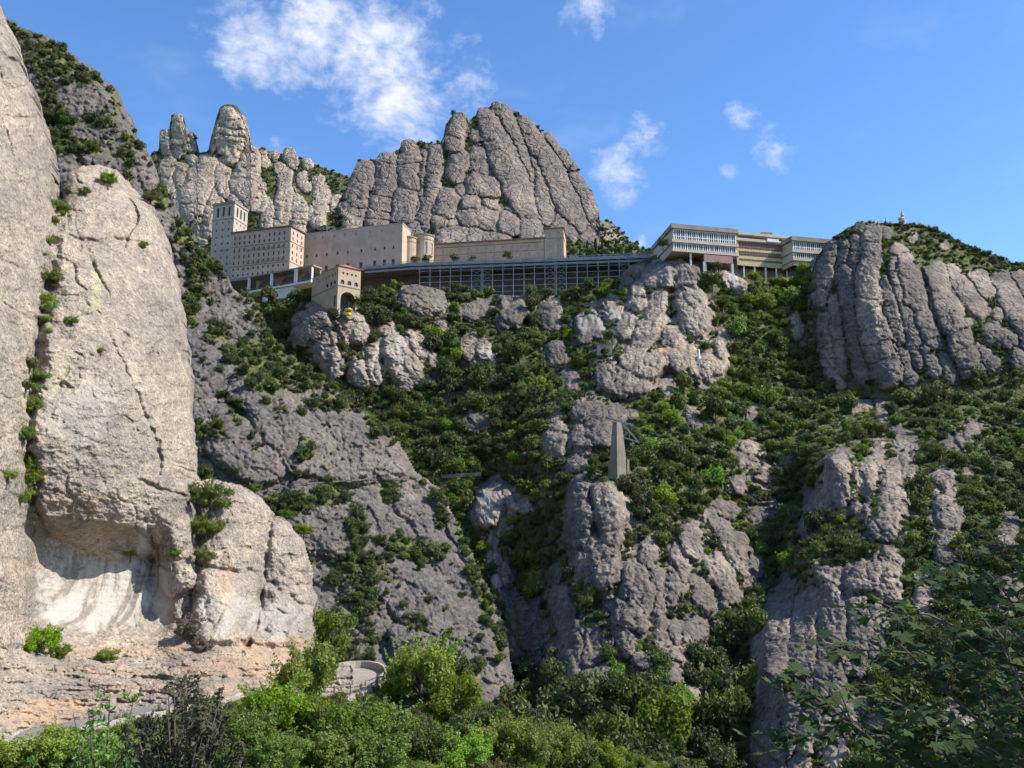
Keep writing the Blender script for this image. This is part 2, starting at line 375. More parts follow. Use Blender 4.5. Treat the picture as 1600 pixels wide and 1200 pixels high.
# ------------------------------------------------------------------ materials of the ground
def rock_material(name, grey, tan, fine, streak=0.35, tanbias=0.0, bumpd=0.5, crk=0.4):
    m, nt, n = newmat(name); c = n.coords('Object')
    big = n.noise(c, fine * 0.06, 3.0, 0.6); mid = n.noise(c, fine * 0.5, 6.0, 0.66)
    vs_ = n.noise(n.scalev(c, (1, .35, 0.10)), fine * 0.9, 3.0, 0.6)
    st = n.noise(n.scalev(c, (0.12, 0.12, 1.0)), fine * 1.1, 2.0, 0.6)
    warm = n.math('ADD', n.ramp(big, 0.38 - tanbias, 0.68 - tanbias), n.attr('warm'), clamp=True)
    col = n.mix(warm, (*grey, 1), (*tan, 1))
    col = n.mix(n.ramp(mid, 0.3, 0.72, 0.0, 1.0), n.mix(1.0, col, (0.76, 0.77, 0.80, 1), 'MULTIPLY'), n.mix(1.0, col, (1.17, 1.15, 1.11, 1), 'MULTIPLY'))
    # dark lichen streaks running down the face
    col = n.mix(n.math('MULTIPLY', n.ramp(vs_, 0.50, 0.72), streak), col, (grey[0] * .55, grey[1] * .56, grey[2] * .6, 1))
    col = n.mix(n.math('MULTIPLY', n.ramp(st, 0.52, 0.75), 0.22), col, (tan[0] * 1.15, tan[1] * 1.08, tan[2], 1))
    # pebbles of the conglomerate
    pv = n.add('ShaderNodeTexVoronoi'); n.link(c, pv.inputs['Vector']); pv.inputs['Scale'].default_value = fine * 2.6
    pc = n.add('ShaderNodeSeparateColor'); n.link(pv.outputs['Color'], pc.inputs[0])
    col = n.mix(0.75, col, n.mix(1.0, col, n.mix(pc.outputs[0], (0.64, 0.65, 0.68, 1), (1.38, 1.34, 1.27, 1)), 'MULTIPLY'))
    # mineral colours traced from the photograph: iron-stained, bleached, black-streaked
    col = n.mix(n.math('MULTIPLY', n.attr('ochre'), n.ramp(mid, 0.35, 0.62, 0.15, 0.9)), col, (0.46, 0.29, 0.17, 1))
    vw = n.noise(n.scalev(c, (1, .10, 0.045)), fine * 0.62, 4.0, 0.62)
    pale = n.math('MULTIPLY', n.attr('pale'), n.ramp(vw, 0.42, 0.54, 0.0, 0.95))
    col = n.mix(pale, col, (0.41, 0.372, 0.325, 1))
    col = n.mix(n.math('MULTIPLY', n.math('MULTIPLY', n.attr('pale'), n.ramp(vw, 0.48, 0.42)), 0.6), col, (0.17, 0.15, 0.132, 1))
    col = n.mix(n.math('MULTIPLY', n.attr('lichen'), n.ramp(mid, 0.35, 0.6)), col, (0.44, 0.39, 0.20, 1))
    # thin soil and dry grass
    g1 = n.noise(c, fine * 0.8, 3.0, 0.7); g2 = big
    gcol = n.mix(n.ramp(g1, 0.35, 0.65), (0.050, 0.062, 0.022, 1), (0.125, 0.125, 0.055, 1))
    gcol = n.mix(n.ramp(g2, 0.5, 0.75, 0.0, 0.6), gcol, (0.17, 0.14, 0.085, 1))
    cov = n.ramp(n.math('ADD', n.attr('cover'), n.math('MULTIPLY', n.math('SUBTRACT', g1, 0.5), 1.1)), 0.42, 0.62)
    col = n.mix(cov, col, gcol)
    hh = n.math('ADD', n.math('MULTIPLY', mid, 1.3), n.math('MULTIPLY', st, 0.35))
    hh = n.math('ADD', hh, n.math('MULTIPLY', pv.outputs['Distance'], 0.28))
    cr = n.voro(n.vmath('ADD', n.scalev(c, (1, 1, .5)), n.scalev(n.add('ShaderNodeTexNoise').outputs['Color'], (1.2 / fine, 1.2 / fine, 1.2 / fine))), fine * .55, 'DISTANCE_TO_EDGE')
    wz = [k for k in nt.nodes if k.bl_idname == 'ShaderNodeTexNoise'][-1]; n.link(c, wz.inputs['Vector']); wz.inputs['Scale'].default_value = fine * .5; wz.inputs['Detail'].default_value = 2.0
    hh = n.math('ADD', hh, n.math('MULTIPLY', n.ramp(cr, 0.0, 0.07), crk))
    hh = n.math('MULTIPLY', hh, n.math('SUBTRACT', 1.0, n.math('MULTIPLY', n.attr('pale'), 0.7)))
    nb = n.bump(hh, 0.85, bumpd * 1.7)
    n.out(n.bsdf(col, 0.95, nb, 0.12))
    return m

GREY = (0.205, 0.20, 0.20)
M_far = rock_material('shade-dark weathered conglomerate far', (0.165, 0.141, 0.123), (0.27, 0.216, 0.168), 0.16, 0.30, -0.06, 1.6)  # grey weathered rock, base colour lowered to stand in for cloud shade
M_pale = rock_material('pale conglomerate', (0.29, 0.24, 0.183), (0.39, 0.315, 0.235), 0.15, 0.25, 0.05, 1.6)
M_mid = rock_material('shade-dark weathered conglomerate', (0.130, 0.112, 0.097), (0.30, 0.246, 0.192), 0.35, 0.40, -0.04, 0.8, 0.18)  # grey tone darkened further to hold the cloud shade on the lower ribs
M_left = rock_material('shade-dark grey conglomerate', (0.118, 0.105, 0.096), (0.185, 0.156, 0.131), 0.42, 0.45, -0.10, 0.5, 0.15)  # cloud shade over the left slope is put into this darker rock colour
M_near = rock_material('limestone conglomerate', (0.25, 0.212, 0.173), (0.365, 0.30, 0.237), 1.5, 0.42, 0.02, 0.30, 0.06)

def rough(X, Y, seed, a1=3.0, a2=1.2, s1=26.0, s2=8.0):
    return a1 * fbm(X / s1, Y / s1, 4, seed) + a2 * (0.5 - np.abs(perlin(X / s2, Y / s2, seed + 40))) + 0.5 * a2 * perlin(X / 3.5, Y / 3.5, seed + 60)

def zeros(R): return np.zeros(R.X.shape, np.float32)

def std_attrs(R, cover, warm=None, ochre=None, pale=None, lichen=None):
    z = zeros(R)
    return {'cover': cover, 'warm': z if warm is None else warm, 'ochre': z if ochre is None else ochre, 'pale': z if pale is None else pale, 'lichen': z if lichen is None else lichen}

# ------------------------------------------------------------------ ground far below, to the horizon
m, nt, n = newmat('valley ground'); c = n.coords('Object')
col = n.mix(n.noise(c, 0.01, 6.0), (0.05, 0.07, 0.03, 1), (0.14, 0.12, 0.07, 1)); n.out(n.bsdf(col, 1.0))
me = mesh_from('ground', [(-9000, -9000, -260), (9000, -9000, -260), (9000, 9000, -260), (-9000, 9000, -260)], [[0, 1, 2, 3]], None, False)
me.materials.append(m); o = link(bpy.data.objects.new('ground', me)); o['kind'] = 'structure'

# ------------------------------------------------------------------ far needles and the sunlit hillside
def crest_of(cols, x, ybase):
    """skyline of a group of traced columns over a base line"""
    y = ybase.copy()
    for c in cols:
        pts = c if len(c) > 1 else [c[0], (c[0][0], c[0][1] + .5, c[0][2])]
        for (x0, y0, r0), (x1, y1, r1) in zip(pts[:-1], pts[1:]):
            for k in range(9):
                t = k / 8; cx = x0 + (x1 - x0) * t; cy = y0 + (y1 - y0) * t; r = r0 + (r1 - r0) * t
                d2 = 1 - np.abs((x - cx) / r) ** 2.6
                y = np.where(d2 > 0, np.minimum(y, cy - r * np.power(np.clip(d2, 0, 1), 1 / 2.6)), y)
    return y

NEEDLE = [[(277, 187, 10), (278, 205, 14), (280, 228, 19)], [(297, 214, 8), (300, 230, 9)], [(258, 212, 10), (262, 232, 12)],
          [(358, 180, 17), (360, 198, 24), (358, 224, 29)], [(342, 212, 11), (338, 232, 12)], [(372, 190, 13), (378, 222, 14)],
          [(325, 258, 16), (318, 282, 22), (303, 302, 24), (298, 330, 18)], [(335, 312, 15), (330, 335, 13), (322, 360, 12)], [(345, 270, 14), (350, 295, 13)],
          [(392, 240, 12), (386, 262, 19), (383, 290, 20), (395, 318, 14)], [(368, 308, 12), (372, 330, 12)], [(400, 285, 12), (408, 320, 12)],
          [(445, 276, 11), (446, 296, 13), (443, 322, 15), (440, 350, 14)], [(462, 312, 11), (466, 338, 14), (462, 360, 14)], [(422, 330, 12), (420, 350, 12)],
          [(500, 282, 9), (503, 310, 12), (500, 345, 14)], [(530, 318, 11), (533, 348, 13)], [(516, 350, 10)], [(430, 243, 8)], [(452, 240, 10), (458, 255, 9)], [(408, 238, 8), (412, 255, 9)],
          [(480, 255, 8)], [(282, 265, 12), (285, 300, 13), (280, 330, 12)], [(300, 250, 9)], [(310, 345, 11), (316, 375, 11)], [(436, 262, 8)], [(472, 275, 8), (478, 292, 8)],
          [(350, 250, 9)], [(372, 250, 10)], [(488, 330, 9)], [(265, 255, 12), (262, 290, 12)]]
base = curve([(190, 300), (240, 236), (300, 240), (330, 236), (390, 228), (430, 238), (470, 246), (510, 264), (545, 276), (620, 330)])
xs0 = np.arange(200, 600, 1.0)
ct = crest_of([[(x, y, r * 1.0) for x, y, r in c] for c in NEEDLE], xs0, base(xs0) + 2.0 * fbm(xs0 / 9, xs0 * 0, 3, 3))
R6 = Relief('needle_hillside', 205, 598, 1.6, lambda x: np.interp(x, xs0, ct), 500, 220)
D0 = rbf([(250, 235, 1010), (360, 180, 985), (360, 235, 970), (545, 275, 900), (300, 330, 880), (400, 330, 850), (500, 350, 800), (300, 420, 830), (560, 420, 760), (430, 250, 950)])(R6.X, R6.Y)
H, cv = columns(R6.X, R6.Y, [[(x, y, r * (1.0 if y < 240 else 1.14)) for x, y, r in c] for c in NEEDLE], 11, (9, 20), 0.16, 0.8, 3.0, 0.3)
H = H + crackle(R6.X, R6.Y, 12, 9, 18, 1.5, 1.2) + rough(R6.X, R6.Y, 13, 2.0, 0.8, 16, 5) + 0.8 * strata(R6.X, R6.Y, 15, 30, 4)
n6_cover = smooth(0.86, 1.05, cv) * 0.95 + 0.2 * fbm(R6.X / 10, R6.Y / 10, 3, 5)
R6.build(D0 - H * D0 / FOC, M_pale, std_attrs(R6, n6_cover), back=0.2)
R6.cv = cv

# ------------------------------------------------------------------ the central massif
MASSIF = [[(570, 264, 15), (563, 288, 19), (556, 315, 18), (551, 345, 18), (548, 372, 16)], [(605, 254, 17), (602, 275, 19), (596, 310, 20), (590, 348, 22)],
          [(638, 230, 13), (640, 250, 17), (640, 285, 18), (630, 320, 20), (622, 350, 20)], [(661, 242, 8), (657, 265, 8), (654, 300, 8)], [(681, 236, 13), (680, 265, 14), (678, 290, 13), (670, 316, 13), (658, 352, 14)],
          [(718, 188, 13), (712, 205, 18), (709, 224, 17)], [(716, 240, 13), (715, 256, 18), (712, 272, 17)], [(745, 213, 12), (748, 222, 10)], [(750, 240, 14), (752, 264, 18)],
          [(757, 180, 13), (770, 205, 21), (785, 240, 23), (800, 275, 25), (815, 310, 23), (828, 340, 18)], [(783, 174, 13), (800, 205, 17), (812, 240, 17), (824, 272, 15)], [(776, 168, 10)],
          [(818, 192, 12), (838, 222, 17), (855, 255, 19), (872, 290, 21), (890, 325, 22), (905, 350, 16)], [(835, 252, 13), (845, 280, 15), (852, 310, 17), (856, 338, 14)], [(832, 226, 10)],
          [(880, 241, 9), (886, 256, 9)], [(896, 262, 8)], [(898, 278, 11), (913, 308, 14), (924, 335, 13)], [(868, 262, 11), (880, 290, 11)], [(855, 215, 9), (866, 235, 10)],
          [(745, 287, 22), (768, 293, 20)], [(700, 312, 19), (694, 328, 21)], [(690, 348, 20), (702, 352, 18)], [(765, 311, 15), (768, 328, 13)], [(735, 318, 17)], [(740, 340, 22), (770, 346, 22)],
          [(790, 350, 22)], [(828, 356, 22)], [(805, 330, 15)], [(875, 352, 17), (895, 360, 15)], [(648, 358, 16)], [(700, 374, 21), (740, 372, 21), (780, 376, 20)], [(612, 364, 18)], [(575, 372, 16)],
          [(845, 372, 18)], [(915, 365, 13), (935, 372, 13)], [(945, 360, 16), (968, 380, 15)], [(985, 390, 13)], [(725, 298, 12)], [(655, 322, 9)], [(862, 330, 12)], [(790, 300, 10)], [(930, 352, 9)]]
base = curve([(520, 330), (540, 294), (556, 258), (575, 250), (600, 243), (622, 232), (640, 218), (655, 221), (688, 222), (703, 190), (718, 177), (733, 187), (750, 172), (776, 160), (796, 168), (818, 180), (838, 194), (858, 214), (880, 232), (900, 254), (914, 298), (936, 342), (975, 378), (1040, 396)])
xs0 = np.arange(505, 1060, 1.0)
ct = crest_of([[(x, y, r * 0.97) for x, y, r in c] for c in MASSIF], xs0, base(xs0) + 1.5 + 2.5 * fbm(xs0 / 8, xs0 * 0, 3, 6))
R5 = Relief('central_massif', 510, 1055, 1.6, lambda x: np.interp(x, xs0, ct), 500, 240)
D0 = rbf([(545, 280, 730), (650, 240, 745), (780, 165, 790), (900, 260, 770), (975, 380, 700), (550, 400, 660), (700, 400, 640), (850, 400, 640), (950, 400, 660), (1050, 400, 680), (760, 290, 720), (600, 330, 700), (860, 330, 710)])(R5.X, R5.Y)
H, cv = columns(R5.X, R5.Y, [[(x, y, r * (1.12 if c[0][0] < 660 else 1.03)) for x, y, r in c] for c in MASSIF], 21, (12, 30), 0.09, 0.9, 2.6, 0.16, (6.0, 2.2))
H = H + crackle(R5.X, R5.Y, 22, 16, 34, 1.0, 1.4) + rough(R5.X, R5.Y, 23, 2.2, 0.6, 18, 6) + 0.9 * strata(R5.X, R5.Y, 25, 40, 4)
c5 = smooth(0.93, 1.10, cv) * 0.9 + smooth(300, 420, R5.X * 0 + R5.Y) * smooth(900, 960, R5.X) * 0.7
warm5 = blobs(R5.X, R5.Y, [(690, 340, 24, 12, 1), (548, 350, 16, 22, 1), (680, 290, 11, 25, .9), (700, 372, 28, 14, .8), (595, 335, 16, 30, .45), (765, 318, 14, 12, .8), (925, 330, 14, 25, .6), (955, 372, 20, 14, 1), (640, 300, 10, 30, .25), (720, 200, 10, 20, .4)], 3)
och5 = blobs(R5.X, R5.Y, [(705, 303, 22, 4, .35), (690, 352, 20, 3, .35), (560, 318, 14, 4, .3)], 4)
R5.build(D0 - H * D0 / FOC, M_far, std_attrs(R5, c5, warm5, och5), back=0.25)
R5.cv = cv

# ------------------------------------------------------------------ the crag on the right
CRAG = [[(1300, 388, 12), (1290, 412, 15), (1284, 440, 15), (1282, 470, 12)], [(1288, 500, 12), (1291, 540, 13), (1299, 580, 13), (1312, 602, 9)], [(1305, 470, 11), (1308, 520, 13), (1316, 580, 11)],
        [(1320, 425, 13), (1328, 490, 15), (1338, 550, 15), (1347, 590, 11)], [(1338, 372, 9), (1334, 395, 10), (1332, 418, 9)], [(1318, 385, 11), (1312, 420, 10)],
        [(1362, 358, 13), (1362, 395, 14), (1357, 440, 19), (1358, 490, 21), (1372, 540, 25), (1386, 580, 24)], [(1396, 415, 12), (1408, 460, 12), (1425, 510, 13), (1436, 565, 13)],
        [(1415, 412, 16), (1429, 460, 18), (1446, 500, 17), (1457, 530, 15)], [(1458, 426, 17), (1472, 470, 20), (1492, 510, 22), (1506, 545, 22), (1518, 578, 18)], [(1485, 425, 13), (1512, 455, 16), (1531, 482, 14)],
        [(1526, 430, 14), (1542, 452, 13)], [(1565, 432, 15), (1577, 462, 18), (1597, 500, 18), (1622, 540, 18)], [(1590, 430, 12), (1612, 465, 14), (1640, 500, 16)], [(1550, 520, 15), (1577, 532, 15)], [(1535, 557, 15), (1552, 570, 13)],
        [(1445, 548, 11), (1461, 580, 11)], [(1385, 585, 17)], [(1400, 388, 10), (1416, 394, 11)], [(1428, 372, 10)], [(1477, 384, 10)], [(1385, 440, 10), (1392, 480, 12), (1405, 530, 12)], [(1410, 560, 14), (1420, 590, 12)],
        [(1478, 560, 12), (1488, 590, 10)], [(1590, 560, 16)], [(1650, 450, 18), (1680, 520, 20)], [(1345, 355, 10)], [(1385, 362, 9)], [(1660, 560, 20)], [(1340, 440, 8), (1345, 470, 8)], [(1560, 490, 10)]]
base = curve([(1250, 480), (1272, 425), (1283, 400), (1300, 372), (1325, 355), (1350, 347), (1400, 349), (1440, 352), (1470, 362), (1500, 380), (1540, 396), (1600, 416), (1700, 448), (1800, 480)])
xs0 = np.arange(1250, 1800, 1.0)
ct = np.minimum(base(xs0) + 1.5 * fbm(xs0 / 11, xs0 * 0, 3, 8), crest_of(CRAG, xs0, base(xs0) + 4))
R4 = Relief('right_crag', 1262, 1790, 1.8, lambda x: np.interp(x, xs0, ct), curve([(1250, 620), (1300, 628), (1500, 640), (1790, 660)]), 190)
D0 = rbf([(1275, 430, 396), (1275, 600, 372), (1350, 347, 400), (1360, 480, 362), (1400, 600, 338), (1440, 352, 410), (1500, 380, 410), (1500, 480, 358), (1520, 600, 332), (1600, 416, 400), (1600, 500, 350), (1650, 620, 322), (1790, 480, 380), (1790, 640, 310), (1400, 400, 378)])(R4.X, R4.Y)
H, cv = columns(R4.X, R4.Y, [[(x, y, r * 1.12) for x, y, r in c] for c in CRAG], 31, (12, 30), 0.10, 0.85, 2.8, 0.28, (6.0, 2.2))
H = grooves(R4.X, R4.Y, H, [(2.0, 7, [(1440, 420), (1450, 450), (1462, 500), (1475, 530)]), (1.6, 6, [(1382, 405), (1390, 440), (1400, 450)])], 5)
H = H + crackle(R4.X, R4.Y, 32, 18, 44, 1.6, 1.8) + rough(R4.X, R4.Y, 33, 2.2, 0.9, 20, 6) + 0.9 * strata(R4.X, R4.Y, 35, 36, 5)
slope4 = smooth(-6, 8, np.interp(R4.X, [1250, 1340, 1400, 1440, 1480, 1540, 1600, 1800], [340, 350, 400, 405, 412, 425, 424, 455]) - R4.Y)
c4 = np.clip(smooth(0.94, 1.1, cv) * 0.9 + 0.95 * slope4 * smooth(1380, 1420, R4.X) * smooth(.55, .9, cv), 0, 1)
warm4 = blobs(R4.X, R4.Y, [(1358, 470, 26, 80, .8), (1300, 560, 22, 60, .7), (1405, 470, 16, 60, .45), (1350, 380, 30, 30, .5), (1420, 395, 30, 20, .8), (1290, 420, 16, 30, .4), (1480, 450, 12, 30, .25)], 6)
och4 = blobs(R4.X, R4.Y, [(1312, 595, 14, 12, .5), (1300, 460, 5, 40, .25), (1390, 602, 20, 8, .4)], 7)
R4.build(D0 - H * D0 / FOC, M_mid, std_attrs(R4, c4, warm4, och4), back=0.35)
R4.cv = cv; R4.slope = slope4

# ------------------------------------------------------------------ the wooded slope under the monastery, with its ribs of rock
RIBS = [[(503, 470, 15), (490, 496, 25), (477, 522, 22)], [(500, 522, 18), (512, 556, 20), (522, 582, 14)], [(545, 500, 19), (552, 522, 22)], [(560, 580, 17), (566, 596, 14)], [(580, 545, 11), (583, 570, 15), (585, 588, 12)],
        [(605, 515, 14), (612, 530, 14), (618, 552, 22), (632, 576, 24), (640, 596, 18)], [(650, 530, 16), (656, 552, 14)], [(675, 556, 8), (677, 568, 8)], [(640, 462, 18), (665, 470, 22), (688, 480, 16)],
        [(730, 486, 14), (746, 482, 14), (762, 482, 12)], [(800, 468, 18), (803, 488, 26)], [(785, 506, 14)], [(862, 480, 15), (862, 498, 19)], [(735, 530, 13), (728, 552, 15)], [(755, 545, 14), (767, 556, 11)],
        [(735, 660, 18), (760, 662, 12)], [(775, 757, 14), (768, 778, 24), (758, 802, 26)], [(790, 770, 16), (815, 790, 16)], [(772, 850, 8), (768, 880, 8), (775, 905, 11)], [(785, 935, 11), (805, 960, 15), (806, 1000, 16), (806, 1032, 11)],
        [(793, 902, 13)], [(822, 950, 22), (828, 992, 28)], [(1022, 432, 22), (1050, 426, 24), (1076, 434, 18)], [(998, 456, 15), (995, 476, 15)], [(943, 484, 18), (962, 492, 14)], [(978, 500, 15), (975, 520, 15)],
        [(1030, 460, 15), (1022, 490, 17), (1012, 520, 19), (1000, 540, 16)], [(1075, 466, 22), (1086, 502, 25)], [(1050, 526, 19), (1055, 542, 18)], [(1128, 520, 11), (1132, 552, 13)], [(915, 512, 22), (932, 516, 18)],
        [(868, 545, 19), (873, 557, 14)], [(985, 562, 20), (1010, 566, 22), (1040, 562, 22), (1070, 561, 20)], [(970, 582, 18)], [(1095, 576, 16), (1115, 571, 16), (1132, 565, 11)], [(1103, 596, 11)],
        [(950, 590, 24), (980, 601, 24), (1002, 602, 16)], [(905, 640, 17), (935, 646, 19), (965, 648, 16), (990, 648, 10)], [(868, 655, 15), (872, 667, 14)], [(905, 680, 16), (910, 694, 18)], [(936, 672, 24), (941, 684, 20)],
        [(868, 690, 21), (871, 703, 17)], [(826, 690, 9)], [(1080, 646, 11), (1086, 656, 11)], [(1060, 656, 11)], [(1178, 645, 9), (1178, 656, 8)], [(1160, 715, 13), (1176, 720, 9)], [(1228, 720, 11)],
        [(905, 762, 15), (905, 800, 23), (900, 836, 22)], [(945, 766, 17), (955, 800, 27), (960, 838, 22)], [(908, 870, 17), (908, 886, 15)], [(945, 870, 23), (948, 902, 20)], [(1015, 856, 15), (1010, 877, 14)],
        [(990, 895, 21), (1000, 925, 23), (1006, 947, 17)], [(985, 962, 23), (1002, 976, 18)], [(968, 990, 17), (980, 1012, 17)], [(1075, 836, 19), (1081, 856, 18)], [(1050, 860, 13), (1065, 880, 11)],
        [(1050, 905, 17), (1048, 928, 19)], [(1110, 800, 15), (1125, 825, 15), (1146, 846, 17), (1166, 872, 21), (1176, 896, 18)], [(1115, 880, 17), (1130, 902, 19), (1143, 932, 17)], [(1095, 926, 17), (1106, 947, 17)],
        [(1060, 986, 19), (1085, 986, 23), (1100, 986, 14)], [(1035, 976, 15), (1035, 1002, 13)], [(1055, 1030, 17), (1050, 1053, 17)], [(873, 930, 19), (883, 960, 21), (890, 992, 19)], [(895, 1002, 19), (890, 1032, 19), (890, 1064, 13)],
        [(930, 990, 17), (925, 1022, 17)], [(1150, 986, 9)], [(1115, 796, 15), (1150, 800, 12)], [(1180, 800, 14), (1205, 795, 12)],
        [(1215, 960, 25), (1206, 1020, 28), (1196, 1085, 20), (1202, 1150, 26), (1210, 1200, 26)], [(1265, 946, 23), (1255, 1010, 28), (1260, 1062, 20)], [(1300, 940, 23), (1302, 1000, 28), (1296, 1062, 25), (1286, 1125, 22)],
        [(1336, 950, 21), (1342, 990, 25), (1332, 1042, 20)], [(1345, 900, 23), (1384, 892, 23), (1391, 932, 18)], [(1285, 895, 15), (1306, 901, 15)], [(1478, 840, 15), (1475, 882, 17)],
        [(1308, 726, 19), (1312, 760, 19), (1312, 782, 13)], [(1352, 736, 17), (1356, 762, 15)], [(1398, 736, 17), (1395, 780, 21), (1388, 820, 19), (1390, 848, 11)], [(1415, 730, 15), (1421, 747, 13)],
        [(1265, 776, 11), (1286, 781, 16)], [(1258, 800, 11), (1255, 832, 11)], [(1372, 695, 11), (1370, 717, 10)], [(1405, 680, 17), (1421, 690, 13), (1423, 707, 9)], [(1460, 740, 11), (1476, 746, 14)],
        [(1475, 790, 21), (1482, 806, 20)], [(1496, 806, 14)], [(1512, 735, 9)], [(1518, 672, 13)], [(1490, 690, 13)], [(1335, 634, 11), (1352, 632, 9)], [(1375, 632, 13), (1382, 647, 11)], [(1543, 597, 11)], [(1566, 593, 9)],
        [(1400, 602, 11)], [(1580, 810, 12), (1575, 840, 14)], [(1590, 925, 18), (1565, 940, 16)], [(1480, 1150, 24), (1500, 1125, 22)], [(1580, 1060, 22)], [(1130, 425, 9), (1145, 440, 11), (1160, 450, 9)], [(1240, 505, 14), (1262, 530, 14)],
        [(1085, 1080, 14)], [(850, 1000, 14), (855, 1040, 14)], [(690, 505, 10)], [(1365, 830, 14)], [(1345, 800, 13)], [(1375, 1130, 18)], [(1345, 1100, 18)], [(1240, 1100, 26), (1248, 1185, 26)], [(1320, 1105, 24), (1302, 1180, 24)], [(1372, 960, 22), (1368, 1015, 20)], [(1228, 918, 18)], [(1395, 868, 18)], [(922, 852, 18)], [(1030, 900, 16), (1030, 950, 16)], [(960, 942, 16)], [(862, 900, 16)], [(1072, 898, 14)], [(942, 1052, 16)], [(1000, 1040, 18)], [(1122, 985, 14)], [(890, 592, 16)], [(1040, 602, 14)], [(900, 722, 15)], [(1150, 762, 16)], [(1192, 742, 14)], [(1265, 985, 20)], [(1170, 700, 12)], [(1440, 905, 18), (1442, 950, 16)]]
RIBS = [[(x, y, r * 1.08) for x, y, r in c] for c in RIBS]
ytop3 = curve([(330, 500), (400, 474), (440, 470), (480, 466), (530, 492), (560, 470), (600, 448), (650, 444), (700, 455), (800, 462), (870, 462), (920, 455), (960, 440), (985, 415), (1010, 404), (1040, 392), (1075, 400), (1095, 412), (1140, 424), (1170, 436), (1240, 432), (1262, 420), (1300, 450), (1400, 545), (1600, 545), (1850, 560)])
ybot3 = curve([(330, 640), (420, 680), (560, 770), (640, 850), (740, 1040), (800, 1260), (1850, 1260)])
R3 = Relief('wooded_slope', 335, 1840, 2.0, ytop3, ybot3, 400)
D3f = rbf([(340, 480, 440), (400, 470, 430), (540, 490, 392), (650, 450, 420), (800, 470, 430), (1000, 410, 428), (1080, 410, 405), (1150, 440, 405), (1270, 440, 405), (1290, 600, 372), (1400, 600, 356), (1600, 590, 346), (1840, 600, 320), (500, 600, 380), (640, 600, 375), (800, 600, 362), (1000, 600, 342), (1200, 600, 356),
          (650, 750, 325), (760, 750, 328), (830, 740, 310), (900, 750, 282), (960, 735, 276), (1000, 740, 280), (1100, 740, 285), (1200, 750, 296), (1240, 760, 292), (1300, 720, 262), (1500, 720, 250), (1840, 720, 225), (760, 900, 290), (830, 900, 284), (860, 890, 262), (920, 900, 240), (1050, 900, 235), (1170, 900, 245), (1215, 900, 252), (1270, 880, 218), (1300, 900, 212), (1500, 900, 198), (1840, 900, 165),
          (800, 1050, 250), (850, 1050, 225), (900, 1050, 208), (1050, 1050, 200), (1130, 1060, 212), (1165, 1050, 222), (1195, 1050, 186), (1350, 1050, 178), (1600, 1050, 158), (1840, 1050, 130), (800, 1250, 180), (900, 1250, 160), (1050, 1250, 155), (1150, 1250, 168), (1210, 1250, 150), (1600, 1250, 118), (1840, 1250, 100)])
D0 = D3f(R3.X, R3.Y)
MASSES = [[(1230, 930, 40), (1225, 1030, 46), (1218, 1150, 42)], [(1290, 930, 46), (1290, 1040, 50), (1275, 1140, 38)], [(1345, 930, 36), (1345, 1040, 36)], [(930, 780, 46), (930, 890, 46)], [(1000, 900, 46), (1000, 985, 46)], [(1085, 850, 36), (1080, 930, 42)], [(880, 950, 36), (895, 1050, 36)], [(1140, 860, 36), (1130, 940, 32)], [(1060, 990, 46)],
          [(1010, 450, 46), (1000, 520, 52), (990, 575, 42)], [(1085, 480, 38), (1080, 555, 42)], [(920, 515, 32), (960, 585, 38)], [(925, 660, 44)], [(868, 690, 26)], [(1310, 740, 36), (1310, 790, 28)], [(1385, 720, 36), (1390, 810, 36)], [(1470, 760, 28), (1478, 850, 28)], [(770, 790, 36), (775, 870, 24), (800, 960, 30), (815, 1020, 32)], [(500, 520, 36), (520, 570, 26)], [(570, 580, 30), (620, 555, 38), (640, 590, 26)], [(800, 480, 34)], [(660, 470, 34)],
          [(740, 545, 28)], [(1110, 560, 34)], [(1380, 900, 40)], [(1160, 720, 34), (1190, 760, 36)], [(1560, 930, 40)], [(1490, 1130, 44)], [(1520, 680, 28)]]
H = np.full(R3.X.shape, -7.0, np.float32)
H, cvm = columns(R3.X, R3.Y, MASSES, 47, (30, 70), 0.04, 0.55, 3.2, 0.3, (5.0, 2.0), H); Hm = np.maximum(H, -7.0); H = None
H, cv = columns(R3.X, R3.Y, RIBS, 41, (12, 32), 0.08, 0.95, 3.0, 0.36, (6.0, 1.8), H)
H = H + Hm * np.where(Hm > 0, .62, 1.0)
f1, edge, cid = voronoi(R3.X / 26 + .4 * perlin(R3.X / 30, R3.Y / 30, 5), R3.Y / 40 + .4 * perlin(R3.X / 30, R3.Y / 30, 6), 7)
H = H + 12.0 * (cid - .4) * smooth(0.9, 1.2, cv) + 9.0 * np.minimum(edge, .3) + crackle(R3.X, R3.Y, 42, 24, 42, 2.6, 2.2)
H = H + rough(R3.X, R3.Y, 43, 2.4, 0.7, 26, 8) + 1.1 * strata(R3.X, R3.Y, 45, 40, 5)
bare = blobs(R3.X, R3.Y, [(1170, 760, 45, 30, .7), (1190, 705, 40, 30, .5), (960, 570, 90, 40, .6), (1100, 540, 40, 50, .6), (930, 600, 60, 30, .55), (1300, 690, 50, 25, .45), (1400, 800, 60, 60, .35), (1290, 990, 110, 90, .9), (1500, 1140, 50, 30, .5), (900, 560, 40, 30, .4),
                          (800, 950, 30, 90, .6), (770, 790, 40, 30, .6), (1010, 470, 60, 40, .55), (1380, 650, 60, 20, .3), (960, 900, 140, 150, .7), (1130, 870, 80, 90, .6), (600, 550, 80, 50, .5), (1340, 760, 80, 70, .5)], 9, 0.5)
bare = np.maximum(bare, np.where((R3.X > 1180) & (R3.Y > 860), 0.97, 0.84) * smooth(1.04, 0.85, cvm))
